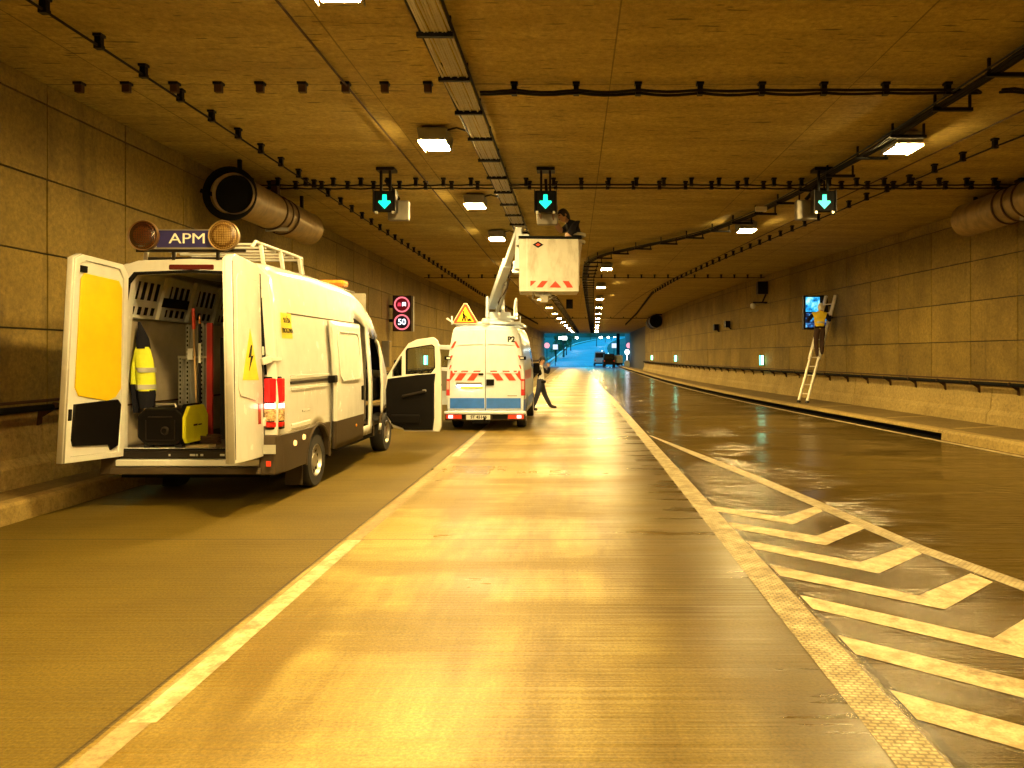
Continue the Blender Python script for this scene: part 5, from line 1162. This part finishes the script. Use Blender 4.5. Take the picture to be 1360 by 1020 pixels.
S([(-.085,.36),(-.055,.395),(-.025,.36),(-.055,.325)]); S([(-.09,.32),(-.03,.32),(-.01,.21),(-.07,.21)]); S([(-.07,.21),(-.03,.21),(-.075,.085),(-.115,.085)]); S([(-.04,.21),(-.0,.21),(.02,.085),(-.02,.085)]); S([(-.04,.29),(.06,.20),(.05,.18),(-.05,.26)]); S([(.03,.21),(.045,.215),(.085,.09),(.07,.085)]); S([(.06,.085),(.20,.085),(.16,.14),(.12,.165),(.08,.13)])
mb.build('works_symbol', M_dark, sg)
mb = MB(); mb.bar((-.3,.03,-.02),(.3,.03,-.02),.04,.06); mb.build('sign_mount', M_whitep, sg)
mb = MB(); mb.lathe([(.09,0),(.085,.07),(.06,.10),(.001,.105)], (.0,.02,2.44), 'z', 18); mb.build('roof_beacon', mat('pale_lit_beacon', (.8,.65,.3), .3, emit=(1,.7,.25), es=1.2), PV, smooth=True)
for x in (-.83,): mb = MB(); mb.bar((x,.1,2.5),(x+.1,.1,2.44),.03,.04); mb.bar((x,.1,2.5),(x-.06,.08,2.54),.04,.04); mb.build('hose_end', M_liner, PV, bevel=.01)
# boom: turret, knuckle, telescopic arm leaning back to the bucket
bm_ = bpy.data.objects.new('boom', None); COL.objects.link(bm_); bm_.parent = PV
mb = MB(); mb.lathe([(.34,0),(.34,.10),(.28,.14),(.26,.30)], (.22,1.15,2.44), 'z', 24); mb.build('turret', M_whitep, bm_, smooth=True)
mb = MB()
for s in (-.16, .16): mb.slab([(.95,2.60),(1.75,2.60),(1.75,2.95),(1.55,3.12),(1.2,3.02),(.98,2.85)], 'x', .42+s-.02, .42+s+.02)
mb.box(.26,.58,.95,1.7,2.58,2.64); mb.slab([(.9,2.6),(1.25,2.6),(1.05,3.1),(.92,3.1)], 'x', -.10, -.04); mb.slab([(.9,2.6),(1.25,2.6),(1.05,3.1),(.92,3.1)], 'x', .14, .2); mb.build('knuckle', M_whitep, bm_, bevel=.01)
A, B_ = Vector((.04,1.1,2.95)), Vector((.98,-3.05,4.03))
mb = MB(); mb.bar(A-(B_-A)*.03, A+(B_-A)*.62, .17, .21); mb.build('main_arm', M_whitep, bm_, bevel=.015)
mb = MB(); mb.bar(A+(B_-A)*.55, B_, .12, .15); mb.build('inner_arm', M_whitep, bm_, bevel=.012)
mb = MB(); mb.tube([A+Vector((.16,-.2,-.18)), A+(B_-A)*.42+Vector((.10,0,-.14))], .05, 10); mb.build('ram', M_galv, bm_, smooth=True)
mb = MB(); mb.tube([A+Vector((.2,-.1,-.25)), A+Vector((.22,-.7,-.02)), A+(B_-A)*.4+Vector((.12,0,-.2)), A+(B_-A)*.6+Vector((.1,0,-.1))], .022, 8); mb.tube([A+Vector((.3,0,-.3)), A+Vector((.35,-.3,-.1)), A+Vector((.3,.3,-.15)), A+Vector((.4,.5,-.3))], .02, 8); mb.build('hose', M_rust, bm_, smooth=True)
mb = MB(); mb.hexa([(.70,-1.0),(.86,-1.0),(.86,-.7),(.70,-.7)], 3.46, 3.72); mb.build('valve_box', M_whitep, bm_, bevel=.01)
mb = MB(); mb.hexa([(.90,-3.2),(1.08,-3.2),(1.08,-2.85),(.90,-2.85)], 3.3, 4.08, [(.93,-3.1),(1.02,-3.1),(1.02,-2.95),(.93,-2.95)]); mb.build('tip_bracket', M_whitep, bm_, bevel=.01)
# bucket
bk = bpy.data.objects.new('bucket', None); COL.objects.link(bk); bk.parent = PV; bk.location = (1.53, -3.02, 2.86); bk.rotation_euler = (0,0,R(3))
mb = MB(); w, d_, h = .545, .36, .97; t_ = .03
for a, b, c, e in ((-w,w,-d_,-d_+t_),(-w,w,d_-t_,d_),(-w,-w+t_,-d_+t_,d_-t_),(w-t_,w,-d_+t_,d_-t_)): mb.box(a,b,c,e,.0,h)
mb.box(-w+t_,w-t_,-d_+t_,d_-t_,.0,.04)
mb.build('shell', mat('bucket_fibreglass', (.66,.65,.62), .5, var=.06, dirt=.45), bk, bevel=.02)
mb = MB()
for a, b, c, e in ((-w-.012,w+.012,-d_-.012,-d_+.045),(-w-.012,w+.012,d_-.045,d_+.012),(-w-.012,-w+.045,-d_+.045,d_-.045),(w-.045,w+.012,-d_+.045,d_-.045)): mb.box(a,b,c,e,h,h+.05)
mb.build('top_rim', M_black, bk, bevel=.01)
mb = MB(); mb.box(-.41,-.395,-d_-.004,-d_+.0,.03,h); mb.box(-w+.01,w-.01,-d_-.008,-d_,.015,.035); mb.build('edge_rib', M_liner, bk)
for q in ([(-.34,.20),(-.23,.20),(-.34,.10)], [(-.13,.20),(-.02,.20),(-.12,.08),(-.23,.08)], [(.115,.20),(.225,.08),(.005,.08)], [(.25,.20),(.36,.20),(.44,.08),(.33,.08)]):
    mb = MB(); mb.slab(q, 'y', -d_-.004, -d_-.0005); mb.build('red_stripe', M_orange, bk)
mb = MB(); mb.slab([(-.30,.86),(-.20,.92),(-.10,.86),(-.20,.80)], 'y', -d_-.004, -d_-.0005); mb.build('diamond_badge', M_dark, bk)
mb = MB(); mb.slab([(-.245,.86),(-.20,.885),(-.155,.86),(-.20,.835)], 'y', -d_-.007, -d_-.004); mb.build('badge_centre', M_orange, bk)
mb = MB(); mb.box(-.25,.05,-.2,.1,-.06,0); mb.tube([(-.28,-.2,.0),(-.3,-.22,-.12),(-.2,-.22,-.16),(-.12,-.2,-.05)], .015, 6); mb.tube([(-.1,-.2,.0),(-.05,-.22,-.15),(.05,-.2,-.1),(.02,-.2,0)], .018, 6); mb.box(-.16,-.02,-.25,-.1,-.18,-.05); mb.build('control_block', M_galv, bk, smooth=False)
mb = MB(); mb.box(-w-.06,-w+.0,-.2,.2,h-.1,h+.06); mb.box(-w-.02,-.36,-.3,-.1,h+.05,h+.09); mb.build('pivot_block', M_whitep, bk, bevel=.01)

# ------------------------------------------------------------------ beyond the tunnel mouth
def far_vehicle(name, lab, cat, x, y, w, h, l, m, m2):
    t = thing(name, lab, cat, (x, y, oz(y)))
    mb = MB(); mb.hexa([(-w/2,0),(w/2,0),(w/2,l),(-w/2,l)], .35, h*.55); mb.hexa([(-w*.47,0.02),(w*.47,0.02),(w*.47,l*.8),(-w*.47,l*.8)], h*.55, h, [(-w*.42,.12),(w*.42,.12),(w*.42,l*.65),(-w*.42,l*.65)]); mb.build('body', m, t, bevel=.06)
    mb = MB(); mb.box(-w*.4,w*.4,-.02,.05,h*.58,h*.9); mb.build('rear_window', m2, t)
    for s in (-1, 1):
        for q in (.7, l-.9): mb = MB(); mb.lathe([(.1,-.1),(.34,-.1),(.34,.1),(.1,.1)], (s*(w/2-.12), q, .34), 'x', 16); mb.build('wheel', M_rubber, t)
        mb = MB(); mb.box(min(s*w*.36,s*w*.47),max(s*w*.36,s*w*.47),-.04,.0,.8,1.0); mb.build('tail_light', M_red, t)
    mb = MB(); mb.box(-w/2,w/2,-.1,.05,.35,.55); mb.build('bumper', M_dark, t, bevel=.03)
    return t
t = far_vehicle('parked_van', 'pale blue white van parked outside the tunnel mouth', 'van', 4.1, 119, 1.9, 2.3, 4.6, mat('pale_far_paint', (.55,.6,.65), .4), M_darkglass)
mb = MB(); mb.lathe([(.08,0),(.08,.12),(.001,.16)], (.3,.6,2.3), 'z', 12); mb.build('beacon', emat('lit_white_beacon', (.9,.95,1), 4), t)
t = far_vehicle('parked_lorry', 'dark lorry parked next to the pale van outside the tunnel', 'lorry', 5.15, 111.5, 1.7, 1.95, 4.0, M_dark, M_darkglass)
mb = MB(); mb.lathe([(.06,0),(.06,.1),(.001,.14)], (-.1,.6,1.95), 'z', 12); mb.build('beacon', emat('lit_cyan_beacon', (.4,.9,1), 4), t)
t = thing('box_trailer', 'pale square trailer parked right of the dark lorry', 'trailer', (6.6, 113.0, 0)); 
mb = MB(); mb.box(-.65,.65,0,1.6,.6,1.75); mb.build('box', mat('pale_trailer', (.6,.68,.68), .45, dirt=.2), t, bevel=.05); mb = MB(); mb.box(-.6,.6,.1,1.5,.3,.6); mb.build('frame', M_dark, t)
for s in (-1, 1): mb = MB(); mb.lathe([(.1,-.08),(.3,-.08),(.3,.08),(.1,.08)], (s*.55,.8,.3), 'x', 14); mb.build('wheel', M_rubber, t)
mb = MB(); mb.box(-.4,.4,0,.5,.05,.75); mb.hexa([(-.4,0),(.4,0),(.4,.5),(-.4,.5)], .75, 1.0, [(-.2,.1),(.2,.1),(.2,.4),(-.2,.4)]); o = mb.build('grit_bin', M_liner, bevel=.05); o.location = (7.85,113.2,0); tag(o, 'small pale bin beside the square trailer at the tunnel mouth', 'bin')
# round concrete end wall and dark post at the right
mb = MB(); mb.lathe([(1.55,0),(1.55,7.5)], (0,0,0), 'z', 40); o = mb.build('end_wall', mat('end_wall_concrete', (.16,.17,.17), .8), smooth=True); o.location = (9.9,125,0); tag(o, 'rounded retaining wall end right of the tunnel mouth', 'wall')
mb = MB(); mb.box(-.25,.25,-.2,.2,0,8); o = mb.build('dark_post', M_black); o.location = (7.1,123,0); tag(o, 'thick dark post left of the rounded wall end outside', 'post')
def roadside_sign(x, y, z, m, lab, rnd=True, r=.42):
    t = thing('roadside_sign', lab, 'sign', (x, y, oz(y)-.5))
    mb = MB(); mb.tube([(0,.06,0),(0,.06,z+1)], .05, 8); mb.build('pole', M_dark, t)
    mb = MB(); mb.disc((0,0,z+.5), r, 'y', .03, 24) if rnd else mb.box(-r,r,0,.03,z+.5-r,z+.5+r); mb.build('plate', m, t)
E_pink = emat('lit_pink_sign', (1,.35,.45), 1.3); E_pale = emat('lit_pale_sign', (.75,.8,1), 1.2)
roadside_sign(-4.05,116,3.2,E_pink,'round pinkish lit sign at the left of the tunnel mouth'); roadside_sign(-2.9,121,3.0,E_pale,'square pale sign on a post left outside the tunnel',False,.38)
roadside_sign(6.35,121,3.2,E_pale,'square pale sign on a post beside the dark post',False,.36); roadside_sign(8.35,116,3.2,E_pink,'round pinkish lit sign at the right of the tunnel mouth')
mb = MB(); mb.lathe([(.001,-.4),(.25,-.3),(.38,0),(.25,.3),(.001,.4)], (0,0,0), 'z', 20); mb.tube([(0,.1,-2.2),(0,.1,-.3)], .05, 6); o = mb.build('headlamp_glow', emat('lit_headlamp_glow', (.8,.95,1), 5), smooth=True); o.location = (7.95,114.5,2.2); tag(o, 'bright white headlamp glow on a stand below the right pink sign', 'lamp')  # headlamp glow, drawn as a lit bulb on a stand
# guard rail on the left and street lamps
t = thing('guard_rail', 'long pale guard rail along the left edge of the outside road', 'guard rail')
mb = MB(); vs = []
for y in OY: vs += [(ocx(y)-7.3, y, oz(y)+.45), (ocx(y)-7.24, y, oz(y)+.6), (ocx(y)-7.3, y, oz(y)+.8), (ocx(y)-7.36, y, oz(y)+.8), (ocx(y)-7.36, y, oz(y)+.45)]
n = len(OY); mb.add(vs, [(i*5+k, i*5+(k+1)%5, i*5+5+(k+1)%5, i*5+5+k) for i in range(n-1) for k in range(5)]); mb.build('beam', M_liner, t)
pp = None; y = 116
while y < 300:
    if pp is None: mb = MB(); mb.box(-.05,.05,-.06,.06,-.1,.7); pp = mb.build('post', M_galv, t); q = pp
    else: q = pp.copy(); COL.objects.link(q); q.parent = t
    q.location = (ocx(y)-7.42, y, oz(y)); y += 4
t = thing('parapet', 'pale concrete parapet behind the guard rail at the tunnel mouth', 'wall'); mb = MB(); strip3(mb, lambda y: [(ocx(y)-7.9, oz(y)-.3), (ocx(y)-7.85, oz(y)+1.05), (ocx(y)-8.15, oz(y)+1.05), (ocx(y)-8.2, oz(y)-.3)], [114.5,118,122,127,133,140,150]); mb.build('wall', M_kerb, t)
def street_lamp(x, y, h, arm, lab, m, dbl=False):
    t = thing('street_lamp', lab, 'street lamp', (x, y, oz(y)-.4)); mb = MB(); mb.tube([(0,0,0),(0,0,h),(arm*.3,0,h+.25),(arm,0,h+.3)], [.14,.09,.07,.05], 8); mb.build('pole', M_dark, t)
    mb = MB(); mb.hexa([(arm-.5,-.4),(arm+.6,-.4),(arm+.6,.4),(arm-.5,.4)], h-.1, h+.5); mb.build('lamp_head', m, t)
E_sl = emat('lit_street_lamp', (.85,1,.95), 26); E_slg = emat('lit_green_street_lamp', (.6,1,.6), 26)
for x, y, h, arm, lab, m in ((-3.5,152,4.9,1.5,'tall lamp post with a lit head by the left guard rail', E_sl), (-1.9,200,4.6,-1.6,'second tall lamp post along the left guard rail', E_sl), (-.9,232,4.1,1.6,'third tall lamp post along the left guard rail', E_sl), (8.3,280,3.5,1.5,'distant lamp post with pale head left of the far bend', E_sl),
  (16,390,2.8,1.5,'distant lamp post with pale head at the far bend', E_sl), (-5.1,130,4.7,-1.2,'nearest dark lamp post at the left of the tunnel mouth', E_sl), (23,470,2.5,2,'distant lamp post with pale head past the far bend', E_sl), (20.5,300,3.4,1.5,'distant lamp post with greenish head right of the road', E_slg), (33,410,2.7,1.5,'farthest lamp post with greenish head on the right', E_slg), (29,360,2.9,1.2,'distant lamp post with low pale head on the right', E_sl)):
    street_lamp(x, y, h, arm, lab, m)
# trees on the far banks
M_leaf = mat('dark_foliage', (.03,.07,.025), .9, var=.5, nscale=2); M_bark = mat('bark', (.06,.05,.04), .9)
def tree(x, y, h, r, lab, seed):
    t = thing('tree', lab, 'tree', (x, y, oz(y)-1)); rnd = random.Random(seed)
    mb = MB(); mb.tube([(0,0,0),(.1,0,h*.35),(0,.1,h*.75)], [.3,.2,.08], 8)
    for k in range(6): a = k*1.05; mb.tube([(0,0,h*(.3+.06*k)),(r*.5*math.cos(a),r*.5*math.sin(a),h*(.5+.06*k))], [.12,.04], 6)
    mb.build('trunk', M_bark, t)
    mb = MB()
    cl = [(rnd.gauss(0,r*.45), rnd.gauss(0,r*.45), h*.65+rnd.gauss(0,h*.14), r*rnd.uniform(.25,.5)) for _ in range(16)]
    for cx, cy, cz, cr in cl:
        for _ in range(60):
            d = Vector((rnd.gauss(0,1),rnd.gauss(0,1),rnd.gauss(0,1))).normalized()*cr*rnd.uniform(.5,1.05); c = Vector((cx,cy,cz))+d; s = rnd.uniform(.12,.3)
            u = Vector((rnd.uniform(-1,1),rnd.uniform(-1,1),rnd.uniform(-1,1)))*s; w_ = Vector((rnd.uniform(-1,1),rnd.uniform(-1,1),rnd.uniform(-1,1)))*s
            mb.add([c-u, c+w_, c+u, c-w_], [(0,1,2,3)])
    mb.build('crown', M_leaf, t)
for i, (x, y, h, r, lab) in enumerate(((-2.5,185,7.5,2.6,'round dark tree behind the left guard rail outside'), (20,260,7,2.8,'dark tree right of the outside road near the bend'), (-12,210,8,3.2,'dark tree far left outside the tunnel'), (42,470,9,4.5,'wide dark tree at the far bend of the road'), (12,560,9,5,'dark tree left of the far bend'), (56,540,11,6,'tall dark tree far right past the bend'))): tree(x, y, h, r, lab, i)
